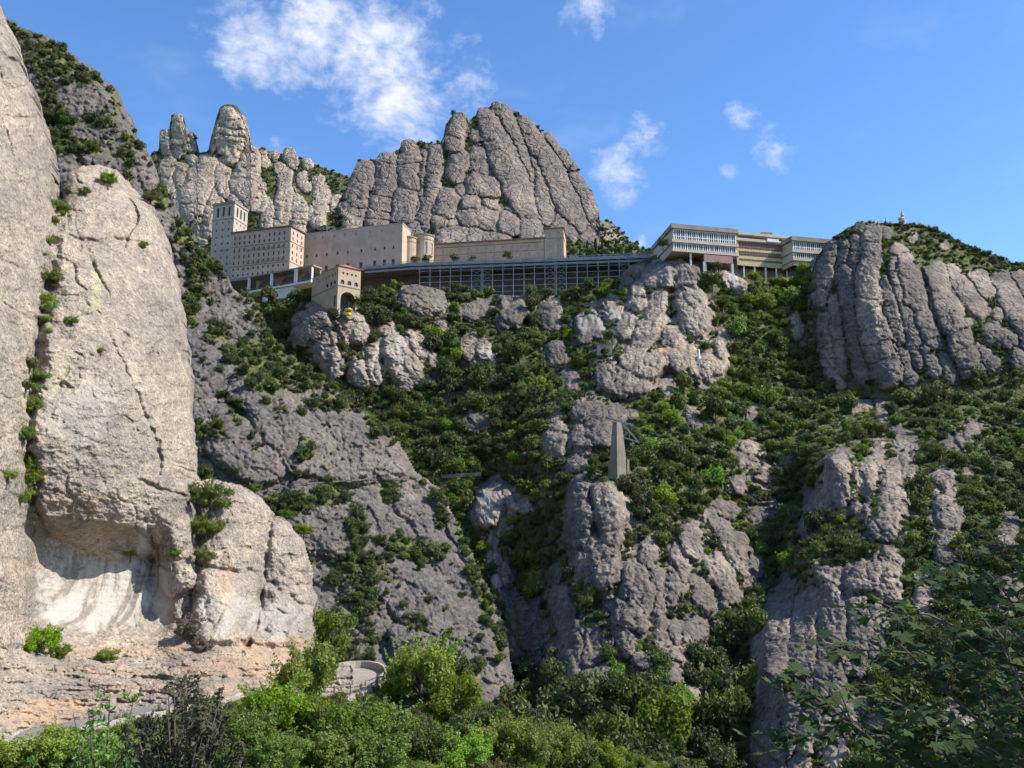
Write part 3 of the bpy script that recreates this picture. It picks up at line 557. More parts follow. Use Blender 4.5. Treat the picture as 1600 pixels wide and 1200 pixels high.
c3 = np.clip(smooth(0.88, 1.08, cv) * (1 - bare * 0.8) + 0.25 * bare * smooth(.95, 1.1, cv) * (fbm(R3.X / 22, R3.Y / 16, 3, 88) > .08), 0, 1)
warm3 = blobs(R3.X, R3.Y, [(600, 540, 110, 60, .7), (1040, 480, 110, 50, .8), (1100, 550, 60, 40, .8), (980, 560, 80, 30, .5), (770, 790, 40, 40, 1), (775, 880, 20, 60, 1), (1150, 440, 40, 20, 1), (1180, 740, 50, 40, .4), (490, 500, 40, 40, .5), (1310, 740, 60, 50, .3)], 10)  # tan rock patches; those on the upper ribs also paint in sunlight
och3 = blobs(R3.X, R3.Y, [(1060, 545, 60, 5, .8), (1120, 562, 26, 5, .7), (1075, 1055, 8, 16, .8), (1330, 1152, 20, 6, .6), (1260, 570, 10, 30, .4)], 12)
pale3 = blobs(R3.X, R3.Y, [(765, 790, 24, 30, .8), (772, 880, 12, 60, .9), (805, 1000, 9, 50, .9), (930, 500, 60, 25, .55), (525, 560, 30, 30, .6), (580, 570, 30, 30, .6), (765, 548, 20, 14, .6), (1148, 438, 20, 16, .8), (625, 550, 20, 30, .45), (1050, 430, 40, 18, .4)], 13)
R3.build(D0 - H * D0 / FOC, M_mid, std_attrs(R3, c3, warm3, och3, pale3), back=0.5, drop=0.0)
R3.cv = cv; R3.bare = bare

# ------------------------------------------------------------------ the dark mountain side on the left
SLABS = [[(60, 120, 50), (120, 170, 60), (170, 230, 55), (215, 290, 45), (245, 340, 35)], [(150, 150, 36), (190, 210, 38), (225, 280, 34), (255, 340, 26)], [(100, 250, 60), (160, 320, 60)],
         [(350, 487, 20), (372, 502, 27), (397, 512, 18)], [(305, 400, 26), (325, 440, 22)], [(320, 540, 30), (345, 600, 36)], [(400, 620, 44), (440, 660, 50), (480, 700, 50)], [(470, 620, 40), (520, 660, 44), (560, 700, 46), (600, 720, 34)],
         [(520, 720, 46), (600, 725, 34)], [(350, 690, 50), (420, 720, 44)], [(480, 790, 50), (540, 830, 50)], [(570, 790, 32), (610, 830, 34), (640, 850, 24)], [(640, 800, 26), (680, 850, 26), (715, 900, 22)],
         [(600, 900, 44), (650, 930, 54), (700, 960, 50), (735, 1000, 44)], [(560, 900, 34), (590, 960, 40)], [(640, 1010, 40), (700, 1040, 46), (760, 1040, 34)], [(540, 970, 30), (560, 1020, 30)], [(700, 1080, 40), (760, 1090, 30)],
         [(310, 620, 30), (320, 680, 34)], [(690, 780, 14), (720, 840, 16), (745, 890, 14)], [(280, 380, 16), (292, 420, 16)]]
ytop2 = curve([(-80, -30), (0, 18), (30, 44), (65, 55), (110, 84), (150, 112), (180, 142), (200, 180), (215, 215), (235, 250), (250, 290), (268, 322), (285, 345), (310, 385), (335, 405), (350, 430), (365, 455), (400, 478), (409, 500), (417, 522), (440, 550), (500, 590), (560, 640), (620, 684), (650, 740), (690, 765), (720, 830), (750, 900), (780, 960), (797, 1015), (805, 1100), (815, 1260)])
xs0 = np.arange(-80, 816, 1.0); ct = ytop2(xs0) + 5.0 * fbm(xs0 / 16, xs0 * 0, 4, 19)
ct2 = ct.copy(); xs2 = xs0.copy()
R2 = Relief('left_mountainside', -76, 812, 2.1, lambda x: 0 * x - 34, 1262, 618)
D0 = rbf([(-80, -30, 310), (0, 20, 312), (120, 90, 305), (250, 300, 300), (330, 430, 300), (430, 540, 290), (560, 640, 275), (640, 720, 268), (720, 860, 250), (800, 1040, 228), (0, 400, 255), (0, 700, 225), (200, 400, 270), (300, 700, 238), (500, 800, 238), (500, 1000, 212), (650, 1000, 218), (600, 1100, 200), (300, 1100, 180), (800, 1260, 185), (0, 1260, 160), (400, 600, 262)])(R2.X, R2.Y)
H, cv = columns(R2.X, R2.Y, SLABS, 51, (26, 60), 0.04, 0.55, 3.4, 0.25, (6.0, 2.6))
# steep bedding running down to the right
U = R2.X * 0.62 + R2.Y * 0.78; Vv = -R2.X * 0.78 + R2.Y * 0.62
w1 = perlin(R2.X / 60, R2.Y / 60, 3); w2 = perlin(R2.X / 50, R2.Y / 50, 4)
f1, edge, cid = voronoi(Vv / 46 + .8 * w1, U / 120 + .8 * w2, 17)
H = H + 6.0 * (cid - 0.5) + 3.2 * np.minimum(edge, 0.2) / 0.2
f1, edge2, cid2 = voronoi(Vv / 15 + .5 * w2, U / 36 + .5 * w1, 27)
H = H + 1.6 * (cid2 - 0.5) + 0.9 * np.minimum(edge2, 0.2) / .2
H = H + crackle(R2.X, R2.Y, 52, 38, 60, 2.6, 4.5) + rough(R2.X, R2.Y, 53, 3.2, 0.7, 34, 9) + 0.8 * fbm(Vv / 6, U / 40, 3, 55) + 1.6 * strata(R2.X, R2.Y, 56, 50, 5)
# a footpath cut across the face
py = np.interp(R2.X, [380, 420, 480, 560, 640, 680], [768, 764, 757, 751, 749, 752])
H = H + 3.5 * smooth(-1.5, 1.5, R2.Y - py) * smooth(14, 4, R2.Y - py) * smooth(400, 440, R2.X)
VEG2 = [(60, 85, 60, 22, 1), (95, 105, 40, 14, .9), (110, 60, 30, 8, .6), (70, 95, 50, 16, 1), (130, 120, 45, 16, .9), (30, 55, 30, 16, 1), (150, 190, 40, 12, .8), (170, 200, 14, 60, .4), (75, 150, 14, 40, .9), (90, 200, 30, 40, .9), (130, 230, 40, 14, .8), (200, 250, 10, 40, .8), (205, 130, 10, 50, .5), (180, 165, 8, 40, .6),
        (235, 210, 8, 60, .6), (255, 300, 12, 40, .8), (290, 360, 22, 40, .9), (310, 420, 20, 40, .8), (345, 400, 20, 30, 1), (300, 470, 18, 40, 1), (340, 520, 30, 20, .8), (420, 480, 30, 40, 1), (440, 540, 50, 40, 1), (390, 560, 40, 40, .9), (420, 600, 30, 30, .8), (480, 590, 70, 24, .9), (540, 630, 60, 14, .9), (610, 675, 40, 10, .9),
        (330, 670, 26, 18, .9), (370, 640, 14, 40, .7), (440, 640, 12, 14, .6), (480, 700, 14, 24, .8), (400, 700, 10, 24, .5), (445, 790, 40, 26, 1), (520, 770, 40, 24, 1), (610, 770, 14, 20, .9), (560, 830, 14, 40, .8), (480, 745, 20, 10, .5), (550, 890, 60, 30, 1), (570, 930, 26, 50, 1), (620, 850, 30, 20, .8), (660, 860, 50, 18, .9),
        (690, 770, 14, 50, .9), (725, 830, 14, 40, .9), (760, 930, 14, 50, .9), (740, 890, 12, 30, .8), (660, 970, 10, 24, .6), (700, 990, 14, 12, .7), (720, 1040, 50, 14, 1), (640, 970, 12, 20, .6), (580, 1000, 10, 40, .7), (540, 1000, 30, 50, .5), (780, 1000, 10, 30, .8), (310, 760, 30, 40, .9), (240, 170, 8, 40, .5)]
veg2 = blobs(R2.X, R2.Y, VEG2, 14, 0.45)
c2 = np.clip(veg2 * 0.9 + 0.55 * smooth(0.12, 0.0, edge) * smooth(0.35, .7, cid), 0, 1)
warm2 = blobs(R2.X, R2.Y, [(230, 200, 26, 90, .5), (600, 715, 40, 40, .35), (250, 300, 24, 60, .5), (780, 1060, 20, 40, .5)], 15)
och2 = blobs(R2.X, R2.Y, [(330, 625, 60, 3, .5), (745, 1060, 8, 20, .4)], 16)
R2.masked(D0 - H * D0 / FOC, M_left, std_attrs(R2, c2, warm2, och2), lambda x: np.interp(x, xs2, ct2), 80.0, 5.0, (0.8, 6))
R2.veg = veg2; R2.edge = edge

# ------------------------------------------------------------------ the sunlit cliff close by
ytop1 = curve([(-140, -120), (-20, -30), (0, 14), (12, 40), (26, 80), (45, 130), (62, 185), (78, 240), (90, 292), (97, 300), (103, 285), (112, 266), (130, 260), (152, 257), (178, 266), (200, 284), (225, 310), (248, 345), (262, 385), (274, 430), (284, 480), (291, 540), (297, 610), (300, 680), (303, 738), (308, 752), (325, 748), (345, 752), (370, 757), (392, 765), (410, 778), (420, 798), (427, 806), (440, 808), (455, 820), (470, 840), (481, 862), (488, 890), (490, 930), (489, 970), (486, 1010), (492, 1030), (540, 1044), (620, 1060)])
xs0 = np.arange(-140, 560, 1.0); yy = ytop1(xs0); ct = ytop1(xs0 + 5.0 * fbm(yy / 38, yy * 0, 4, 28) + 1.2 * perlin(yy / 6, yy * 0, 31)) + 2.6 * fbm(xs0 / 9, xs0 * 0, 4, 29)
R1 = Relief('sunlit_cliff', -120, 552, 1.5, lambda x: 0 * x - 20, 1222, 820)
X, Y = R1.X, R1.Y
D0 = rbf([(-140, -100, 88), (0, 20, 104), (0, 300, 90), (-100, 600, 66), (0, 600, 80), (0, 900, 74), (0, 1160, 63), (90, 290, 108), (150, 260, 118), (250, 350, 120), (300, 600, 112), (180, 600, 98), (180, 760, 95), (300, 760, 106), (300, 900, 100), (150, 900, 95), (150, 985, 93), (60, 880, 86), (60, 985, 84), (240, 900, 99), (240, 985, 96), (150, 1040, 84), (330, 1090, 80), (300, 1030, 90), (370, 760, 112), (370, 1000, 98), (450, 810, 118), (490, 930, 118), (450, 1010, 104), (440, 1080, 92), (550, 1060, 100)])(X, Y)
H = np.zeros(X.shape, np.float32) - 12
BIG = [[(-60, -60, 70), (-40, 100, 96), (-20, 260, 108), (-40, 420, 112), (-60, 600, 118), (-60, 760, 112)], [(150, 305, 52), (168, 400, 106), (176, 500, 126), (178, 600, 136), (178, 700, 142), (182, 745, 134)],
       [(270, 780, 42), (272, 850, 44), (280, 900, 34)], [(368, 806, 60), (370, 850, 62), (364, 900, 60), (360, 970, 58)], [(440, 835, 32), (450, 870, 46), (452, 925, 47), (448, 975, 50), (446, 1010, 50)],
       [(150, 905, 105), (150, 960, 112)], [(-20, 830, 60), (0, 930, 80), (20, 990, 60)]]
for k, c in enumerate(BIG):
    sx = X + 10 * perlin(X / 60, Y / 60, 70 + k) + 4 * perlin(X / 20, Y / 20, 90 + k); sy = Y + 10 * perlin(X / 60, Y / 60, 80 + k)
    s, t, r = seg_field(sx, sy, c)
    h = r * (0.68 if k < 2 else 0.66) * np.power(np.clip(1 - np.power(np.clip(s, 0, 1), 2.2), 0, 1), 0.7)
    if k == 5: h = h * 0.5 - 14
    if k == 6: h = h * 0.7
    H = np.where(s < 1, np.maximum(H, h), H)
# overhang above the bleached hollow; joints of the small pillars; the bench at the foot
hollow = smooth(806, 838, Y + 10 * perlin(X / 40, Y / 60, 3) - 6 * smooth(60, 200, X)) * smooth(28, 60, X) * smooth(282, 236, X + 0.25 * (Y - 840) * (Y < 860)) * smooth(1020, 960, Y)
H = H - 36 * hollow
bench = smooth(1000, 1030, Y + 12 * perlin(X / 50, Y / 50, 4) + 0.02 * X)
H = np.where(bench > 0, H * (1 - bench) + bench * (4 + 20 * strata(X, Y, 61, 120, 15) + crackle(X, Y, 69, 30, 12, 3.5, 4.0)), H)
under = np.exp(-((Y - 1012 - 0.0 * X + 10 * perlin(X / 50, Y / 50, 4)) / 9) ** 2) * smooth(500, 440, X)
H = H - 12 * under
foot = smooth(1085, 1110, Y + 0.16 * X - 0 + 8 * perlin(X / 30, Y / 30, 9)) * smooth(330, 250, X)
H = H - 12 * foot
GR = [(2.4, 9, [(98, 366), (125, 374), (150, 378), (180, 373), (205, 376), (228, 382)]), (1.8, 9, [(138, 402), (150, 422), (160, 440), (172, 462)]), (2.2, 8, [(170, 520), (190, 565), (212, 612), (228, 650), (245, 690), (250, 740)]), (1.8, 9, [(214, 748), (250, 764), (288, 774)]),
      (2.0, 8, [(248, 690), (252, 720), (246, 755)]), (2.5, 7, [(0, 182), (12, 215), (22, 260), (34, 300), (40, 325)]), (2.0, 6, [(52, 172), (44, 225), (60, 285)]), (2.6, 8, [(-10, 400), (10, 410), (28, 415)]), (2.0, 6, [(0, 470), (20, 482), (48, 500)]), (2.0, 5, [(-20, 610), (20, 625)]), (3.0, 10, [(-20, 80), (20, 95), (30, 120)]),
      (8.5, 26, [(96, 300), (84, 380), (76, 450), (60, 540), (48, 620), (40, 700), (40, 770), (44, 830)]), (3.0, 8, [(300, 880), (340, 890), (380, 896), (412, 895)]), (3.2, 16, [(424, 806), (420, 840), (412, 890), (408, 940), (400, 980), (385, 1010)]), (3.5, 12, [(420, 915), (440, 922), (470, 945), (490, 948)]), (2.0, 6, [(420, 910), (450, 916), (488, 915)]),
      (4.5, 14, [(310, 760), (308, 830), (310, 900), (300, 950), (270, 990)]), (2.2, 8, [(170, 855), (190, 862), (230, 870), (262, 890)]), (2.6, 9, [(226, 815), (238, 840), (248, 875)]), (2.0, 5, [(60, 1040), (130, 1030), (200, 1036), (280, 1030)]), (2.6, 8, [(330, 1000), (350, 1010), (380, 1020)]), (1.6, 5, [(410, 985), (450, 990), (486, 988)]),
      (2.2, 7, [(330, 1040), (380, 1050), (430, 1040)]), (1.6, 5, [(120, 560), (100, 590), (85, 620)]), (1.6, 4, [(130, 470), (170, 500), (215, 540)]), (1.6, 4, [(225, 570), (245, 540), (270, 520)]), (1.4, 4, [(330, 860), (380, 855), (410, 862)]), (1.4, 4, [(430, 870), (470, 866)])]
H = grooves(X, Y, H, GR, 33)
H = H + (1 - .8 * hollow) * (9.0 * fbm(X / 70, Y / 70, 3, 63) + 6.5 * fbm(X / 26, Y / 20, 3, 65) + 3.0 * fbm(X / 9, Y / 7, 3, 66)) + 2.2 * hollow * fbm(X / 14, Y / 160, 3, 62) + 0.9 * np.abs(perlin(X / 4.5, Y / 3.5, 67)) + 1.4 * fbm(X / 60, Y / 7, 3, 68)
lump = voronoi(X / 58 + .5 * fbm(X / 50, Y / 50, 2, 5), Y / 46 + .5 * fbm(X / 50, Y / 50, 2, 6), 171)
H = H + (1 - hollow) * (7.0 * (lump[2] - .5) * smooth(0, .25, lump[1]) + 4.5 * (smooth(0, .14, lump[1]) - 1) * smooth(-.05, .25, fbm(X / 90, Y / 90, 2, 15)))
H = H + crackle(X, Y, 64, 24, 20, 0.45, 0.9) * (1 - .7 * hollow)
for (x_, y_, r_, d_) in ((10, 850, 46, 16), (14, 925, 50, 18), (-20, 1000, 50, 14), (372, 845, 50, 10), (366, 950, 46, 7), (452, 865, 38, 9), (455, 928, 36, 12), (450, 985, 36, 8), (270, 830, 34, 12), (160, 1060, 60, 8), (60, 1070, 50, 10), (290, 1060, 50, 9), (420, 1045, 46, 9), (230, 840, 22, 8)):
    dd = np.sqrt((X - x_ + 6 * perlin(X / 18, Y / 18, 7)) ** 2 + ((Y - y_) * 1.05 + 6 * perlin(X / 18, Y / 18, 8)) ** 2) / r_
    H = H + d_ * np.power(np.clip(1 - dd ** 2.5, 0, 1), .7)
pock = voronoi(X / 11 + .6 * perlin(X / 15, Y / 15, 2), Y / 8 + .6 * perlin(X / 15, Y / 15, 3), 71)
H = H - 1.6 * smooth(0.25, 0.0, pock[0]) * smooth(.55, .8, pock[2]) - 0.9 * smooth(0.06, 0.0, pock[1]) * smooth(0.0, 0.3, fbm(X / 40, Y / 40, 2, 8))
och1 = np.maximum(blobs(X, Y, [(430, 1020, 90, 24, .85), (380, 1045, 120, 20, .7), (200, 1018, 140, 10, .6), (90, 1105, 60, 22, .95), (230, 1075, 80, 12, .5), (60, 1120, 80, 16, .9), (355, 915, 14, 40, .7), (360, 945, 16, 20, .5), (450, 1005, 40, 14, .7), (130, 780, 80, 8, .35), (200, 870, 40, 8, .6), (60, 880, 6, 60, .35), (30, 890, 26, 16, .5), (250, 680, 5, 20, .4), (440, 1065, 50, 12, .5), (150, 1050, 100, 14, .35), (20, 1130, 60, 14, .5), (370, 1075, 60, 12, .4)], 17, .3), 0)
pale1 = np.maximum(blobs(X, Y, [(150, 930, 105, 75, 1.0), (230, 850, 22, 40, 1.0), (250, 930, 24, 60, .8), (60, 1150, 90, 14, .6), (360, 960, 60, 40, .5), (440, 970, 40, 40, .45), (410, 1085, 60, 10, .8), (130, 640, 70, 70, .25)], 18, .25), 0)
lich1 = blobs(X, Y, [(152, 440, 10, 34, .8), (150, 475, 14, 16, .6), (100, 580, 16, 14, .7), (145, 552, 8, 10, .7), (95, 600, 20, 10, .4)], 19, .4)
c1 = blobs(X, Y, [(72, 430, 14, 50, .45), (50, 580, 10, 40, .35), (36, 690, 12, 40, .45), (115, 300, 14, 24, .5), (165, 285, 26, 10, .4), (240, 310, 14, 14, .5), (60, 1012, 50, 10, .5), (40, 760, 30, 14, .5), (300, 990, 30, 20, .5), (440, 808, 20, 8, .5), (400, 765, 30, 6, .5)], 20, .5) + np.zeros_like(X)
R1.masked(D0 - H * D0 / FOC, M_near, std_attrs(R1, c1, None, och1, pale1, lich1), lambda x: np.interp(x, xs0, ct), 28.0, 7.0, (1.2, 14))

# ------------------------------------------------------------------ the bank in front, below the road
ytop0 = curve([(-160, 1212), (0, 1176), (110, 1152), (220, 1130), (330, 1106), (440, 1090), (520, 1092), (600, 1080), (640, 1062), (690, 1050), (740, 1080), (800, 1130), (900, 1160), (1000, 1190), (1100, 1215), (1300, 1240), (1900, 1280)])
R0 = Relief('foreground_bank', -156, 1500, 3.0, ytop0, 1700, 120)
D0 = rbf([(-150, 1215, 58), (0, 1176, 62), (330, 1106, 78), (520, 1092, 94), (600, 1085, 102), (690, 1055, 112), (740, 1090, 118), (900, 1165, 112), (1100, 1215, 96), (1500, 1250, 70), (0, 1300, 38), (400, 1300, 46), (800, 1300, 60), (1200, 1320, 55), (1500, 1320, 45), (0, 1700, 9), (800, 1700, 10), (1500, 1700, 9), (400, 1180, 66), (650, 1150, 84), (800, 1200, 84)])(R0.X, R0.Y)
H = 6 * fbm(R0.X / 40, R0.Y / 40, 4, 91)
R0.build(D0 - H * D0 / FOC, M_near, std_attrs(R0, 0.75 + 0.5 * fbm(R0.X / 30, R0.Y / 30, 3, 92), None, 0.35 + 0 * R0.X), back=0.05, drop=0.02)

# ------------------------------------------------------------------ foliage
def leaf_material(name, a, b, trans=0.25, rough_=0.55):
    m, nt, n = newmat(name)
    oi = n.add('ShaderNodeObjectInfo'); gi = n.add('ShaderNodeNewGeometry')
    col = n.mix(gi.outputs['Random Per Island'], (*a, 1), (*b, 1))
    h = n.add('ShaderNodeHueSaturation'); n.link(col, h.inputs['Color'])
    n.link(n.math('ADD', n.math('MULTIPLY', oi.outputs['Random'], 0.05), 0.470), h.inputs['Hue'])
    n.link(n.math('ADD', n.math('MULTIPLY', n.math('FRACT', n.math('MULTIPLY', oi.outputs['Random'], 7.31)), 0.75), 0.72), h.inputs['Value'])
    n.link(n.math('ADD', n.math('MULTIPLY', n.math('FRACT', n.math('MULTIPLY', oi.outputs['Random'], 3.77)), 0.30), 0.95), h.inputs['Saturation'])
    d = n.bsdf(h.outputs[0], rough_, None, 0.25)
    t = n.add('ShaderNodeBsdfTranslucent'); n.link(n.mix(1.0, h.outputs[0], (1.25, 1.35, 0.6, 1), 'MULTIPLY'), t.inputs[0])
    ms = n.add('ShaderNodeMixShader'); ms.inputs[0].default_value = trans; n.link(d, ms.inputs[1]); n.link(t.outputs[0], ms.inputs[2])
    n.out(ms.outputs[0])
    return m

L_dark = leaf_material('holm oak leaves', (0.050, 0.066, 0.026), (0.105, 0.122, 0.050), 0.3)
L_mid = leaf_material('mixed oak leaves', (0.066, 0.088, 0.028), (0.130, 0.150, 0.055), 0.32)
L_bright = leaf_material('young green leaves', (0.10, 0.155, 0.035), (0.185, 0.235, 0.065), 0.36)
L_sun = leaf_material('sunlit bush leaves', (0.13, 0.19, 0.035), (0.23, 0.285, 0.075), 0.4)  # brighter copy of the young leaves, sunlight put into its colour
L_olive = leaf_material('dry scrub leaves', (0.095, 0.096, 0.044), (0.170, 0.158, 0.080))
L_dry = leaf_material('dead grey twigs', (0.10, 0.082, 0.064), (0.17, 0.145, 0.115), 0.1)
L_pine = leaf_material('cypress leaves', (0.028, 0.042, 0.020), (0.052, 0.070, 0.032), 0.15)
m, nt, n = newmat('bark'); c = n.coords('Object')
n.out(n.bsdf(n.mix(n.noise(n.scalev(c, (1, 1, .2)), 9.0, 4.0), (0.055, 0.045, 0.036, 1), (0.15, 0.128, 0.105, 1)), 0.95)); M_bark = m

def cards(P, Nrm, size, rng, aspect=1.7):
    """leaf-shaped faces (pointed quads, folded a little) at P facing Nrm"""
    k = len(P)
    Nrm = Nrm / np.linalg.norm(Nrm, axis=1, keepdims=True)
    a = rng.normal(size=(k, 3)); a -= (a * Nrm).sum(1, keepdims=True) * Nrm; a /= np.linalg.norm(a, axis=1, keepdims=True)
    b = np.cross(Nrm, a)
    s = (size * rng.uniform(0.6, 1.35, k))[:, None]
    v0 = P - a * s * aspect * .5; v2 = P + a * s * aspect * .5
    v1 = P + b * s * .5 + Nrm * s * .12 + a * s * .12; v3 = P - b * s * .5 + Nrm * s * .12 + a * s * .12
    V = np.stack([v0, v1, v2, v3], 1).reshape(-1, 3); F = np.arange(k * 4).reshape(k, 4)
    return V, F

def crown_mesh(name, seed, nc, size, mat, lobes=9, flat=0.8, rise=0.95, spread=0.62, lob=(0.30, 0.52)):
    """an uneven crown of radius about 1 whose leaves gather on lobes, with gaps between them"""
    rng = np.random.default_rng(seed); cen = []; rad = []
    for i in range(lobes):
        a = rng.uniform(0, 6.283); q = math.sqrt(rng.uniform(0, 1)) * spread; zz = rng.uniform(-0.45, 0.6) * (1 - 0.5 * q)
        cen.append((q * math.cos(a), q * math.sin(a), zz * flat)); rad.append(rng.uniform(*lob))
    cen = np.array(cen); rad = np.array(rad)
    w = rad ** 2 / (rad ** 2).sum(); pick = rng.choice(lobes, nc, p=w)
    d = rng.normal(size=(nc, 3)); d[:, 2] = d[:, 2] * .9 + .25; d /= np.linalg.norm(d, axis=1, keepdims=True)
    rr = rad[pick] * np.power(rng.uniform(0.15, 1.0, nc), 0.35)
    # ragged lobes: the shell is pulled in and out by noise
    rr = rr * (1 + 0.22 * np.sin(d[:, 0] * 7 + seed + pick) * np.sin(d[:, 1] * 6 + pick * 2) + 0.16 * rng.normal(size=nc) * (rng.uniform(size=nc) < .3))
    P = cen[pick] + d * rr[:, None] * np.array([1, 1, 0.85])
    # shoots that stand out of the outline
    sh = rng.choice(nc, nc // 9, replace=False); sd = rng.integers(0, 40, len(sh)); ax_ = rng.normal(size=(40, 3)); ax_[:, 2] = np.abs(ax_[:, 2]) + .4; ax_ /= np.linalg.norm(ax_, axis=1, keepdims=True); b0 = cen[rng.integers(0, lobes, 40)]
    P[sh] = b0[sd] + ax_[sd] * (rng.uniform(.2, .62, len(sh)))[:, None] + rng.normal(size=(len(sh), 3)) * .025
    P[:, 2] += rise
    Nn = d + rng.normal(size=(nc, 3)) * 0.55
    V, F = cards(P, Nn, size, rng)
    me = mesh_from(name, V, F, None, False); me.materials.append(mat)
    return me

def tube(path, radii, sides=6):
    V = []; F = []
    for i, (p, r) in enumerate(zip(path, radii)):
        p = Vector(p); q = Vector(path[min(i + 1, len(path) - 1)]) - Vector(path[max(i - 1, 0)]); q.normalize()
        u = q.orthogonal().normalized(); w = q.cross(u)
        for k in range(sides):
            a = 6.28318 * k / sides; V.append(p + (u * math.cos(a) + w * math.sin(a)) * r)
    for i in range(len(path) - 1):
        for k in range(sides):
            a = i * sides + k; b = i * sides + (k + 1) % sides; F.append((a, b, b + sides, a + sides))
    return V, F

def merge(parts):
    V = []; F = []; o = 0
    for v, f in parts:
        V += [tuple(p) for p in v]; F += [tuple(i + o for i in q) for q in f]; o += len(v)
    return V, F

def trunk_mesh(name, seed, h=0.95, r=0.075, limbs=5):
    rng = random.Random(seed); parts = []
    lean = (rng.uniform(-.15, .15), rng.uniform(-.15, .15))
    top = (lean[0], lean[1], h)
    parts.append(tube([(0, 0, -.5), (lean[0] * .3, lean[1] * .3, h * .35), (lean[0] * .7, lean[1] * .7, h * .7), top], [r * 1.25, r, r * .75, r * .4]))
    for i in range(limbs):
        a = rng.uniform(0, 6.28); t = rng.uniform(.4, .85); b = Vector((lean[0] * t, lean[1] * t, h * t)); q = rng.uniform(.35, .65)
        parts.append(tube([b, b + Vector((math.cos(a) * q * .5, math.sin(a) * q * .5, .2)), b + Vector((math.cos(a) * q, math.sin(a) * q, .45))], [r * .5, r * .34, r * .12], 5))
    V, F = merge(parts); me = mesh_from(name, V, F); me.materials.append(M_bark)
    return me

PROTO = {}
def add_proto(kind, crowns, trunks): PROTO[kind] = [(c, trunks[i % len(trunks)]) for i, c in enumerate(crowns)]
TR = [trunk_mesh('oak_trunk', 100 + i) for i in range(3)]
TS = [trunk_mesh('shrub_stem', 200 + i, 0.5, 0.04, 6) for i in range(2)]
add_proto('dark', [crown_mesh('oak_crown', 10 + i, 1700, 0.105, L_dark, 6 + 3 * i, .65 + .2 * i, .95, .5 + .08 * i, (.26, .50)) for i in range(4)], TR)
add_proto('mid', [crown_mesh('oak_crown', 20 + i, 1700, 0.105, L_mid, 6 + 3 * i, 1.2 - .2 * i, .95, .72 - .08 * i, (.24, .48)) for i in range(4)], TR)
add_proto('bright', [crown_mesh('young_crown', 30 + i, 1500, 0.11, L_bright, 11, 0.8, .9) for i in range(3)], TR)
add_proto('scrub', [crown_mesh('scrub_crown', 40 + i, 620, 0.15, [L_mid, L_olive, L_dark, L_mid, L_dry, L_olive][i], 6 + i, 0.55, .45, .75, (.22, .42)) for i in range(6)], TS)
add_proto('greenscrub', [crown_mesh('scrub_crown', 50 + i, 620, 0.15, [L_bright, L_mid][i % 2], 9, 0.55, .45, .75, (.22, .42)) for i in range(4)], TS)
add_proto('fine', [crown_mesh('shrub_crown', 60 + i, 8500, 0.050, [L_sun, L_bright, L_sun, L_sun][i], 26 + 3 * i, 1.05, .95, .82, (.13, .31)) for i in range(4)], TR)
add_proto('finedark', [crown_mesh('shrub_crown', 70 + i, 8500, 0.050, [L_mid, L_bright][i], 28, 1.05, .95, .82, (.13, .31)) for i in range(2)], TR)
add_proto('finescrub', [crown_mesh('scrub_crown', 80 + i, 3500, 0.062, [L_sun, L_olive, L_bright][i], 14, 0.6, .5, .75, (.2, .38)) for i in range(3)], TS)
add_proto('fineolive', [crown_mesh('shrub_crown', 75 + i, 7000, 0.055, [L_olive, L_dry][i], 24, 0.9, .95, .8, (.13, .31)) for i in range(2)], TR)
def cypress_mesh(seed):
    rng = np.random.default_rng(seed); k = 1300
    z = rng.uniform(0, 1, k) ** 0.8; a = rng.uniform(0, 6.283, k); r = (0.22 * np.power(np.clip(1 - z, 0, 1), .55) * (0.5 + 0.5 * smooth(0, .12, z)) + .02) * rng.uniform(.55, 1.1, k)
    P = np.stack([r * np.cos(a), r * np.sin(a), 0.1 + z * 2.4], 1); d = np.stack([np.cos(a), np.sin(a), 0.5 + 0 * a], 1) + rng.normal(size=(k, 3)) * .5
    V, F = cards(P, d, 0.10, rng, 2.2); me = mesh_from('cypress_crown', V, F, None, False); me.materials.append(L_pine); return me
add_proto('cypress', [cypress_mesh(91 + i) for i in range(2)], TR)

NAME = {'dark': ('holm_oak', 'tree'), 'mid': ('holm_oak', 'tree'), 'bright': ('young_oak', 'tree'), 'scrub': ('shrub', 'shrub'), 'greenscrub': ('shrub', 'shrub'), 'fine': ('leafy_tree', 'tree'), 'finedark': ('leafy_tree', 'tree'), 'finescrub': ('shrub', 'shrub'), 'cypress': ('cypress_tree', 'tree'), 'fineolive': ('shrub', 'shrub')}
def tag(o, label=None, cat=None, group=None, kind=None):
    if label: o['label'] = label
    if cat: o['category'] = cat
    if group: o['group'] = group
    if kind: o['kind'] = kind
    return o

def plant(kind, P, rad, seed, label, group, squash=1.0, name=None, cat=None):
    rng = random.Random(seed); v = PROTO[kind][rng.randrange(len(PROTO[kind]))]
    e = bpy.data.objects.new(name or NAME[kind][0], None); COL.objects.link(e)
    e.location = P; e.rotation_euler = (0, 0, rng.uniform(0, 6.28)); e.scale = (rad, rad, rad * squash)
    tag(e, label, cat or NAME[kind][1], group)
    c = bpy.data.objects.new('crown', v[0]); COL.objects.link(c); c.parent = e
    if kind not in ('scrub', 'greenscrub', 'finescrub'):
        t = bpy.data.objects.new('trunk', v[1]); COL.objects.link(t); t.parent = e
    else:
        t = bpy.data.objects.new('stem', v[1]); COL.objects.link(t); t.parent = e
    return e

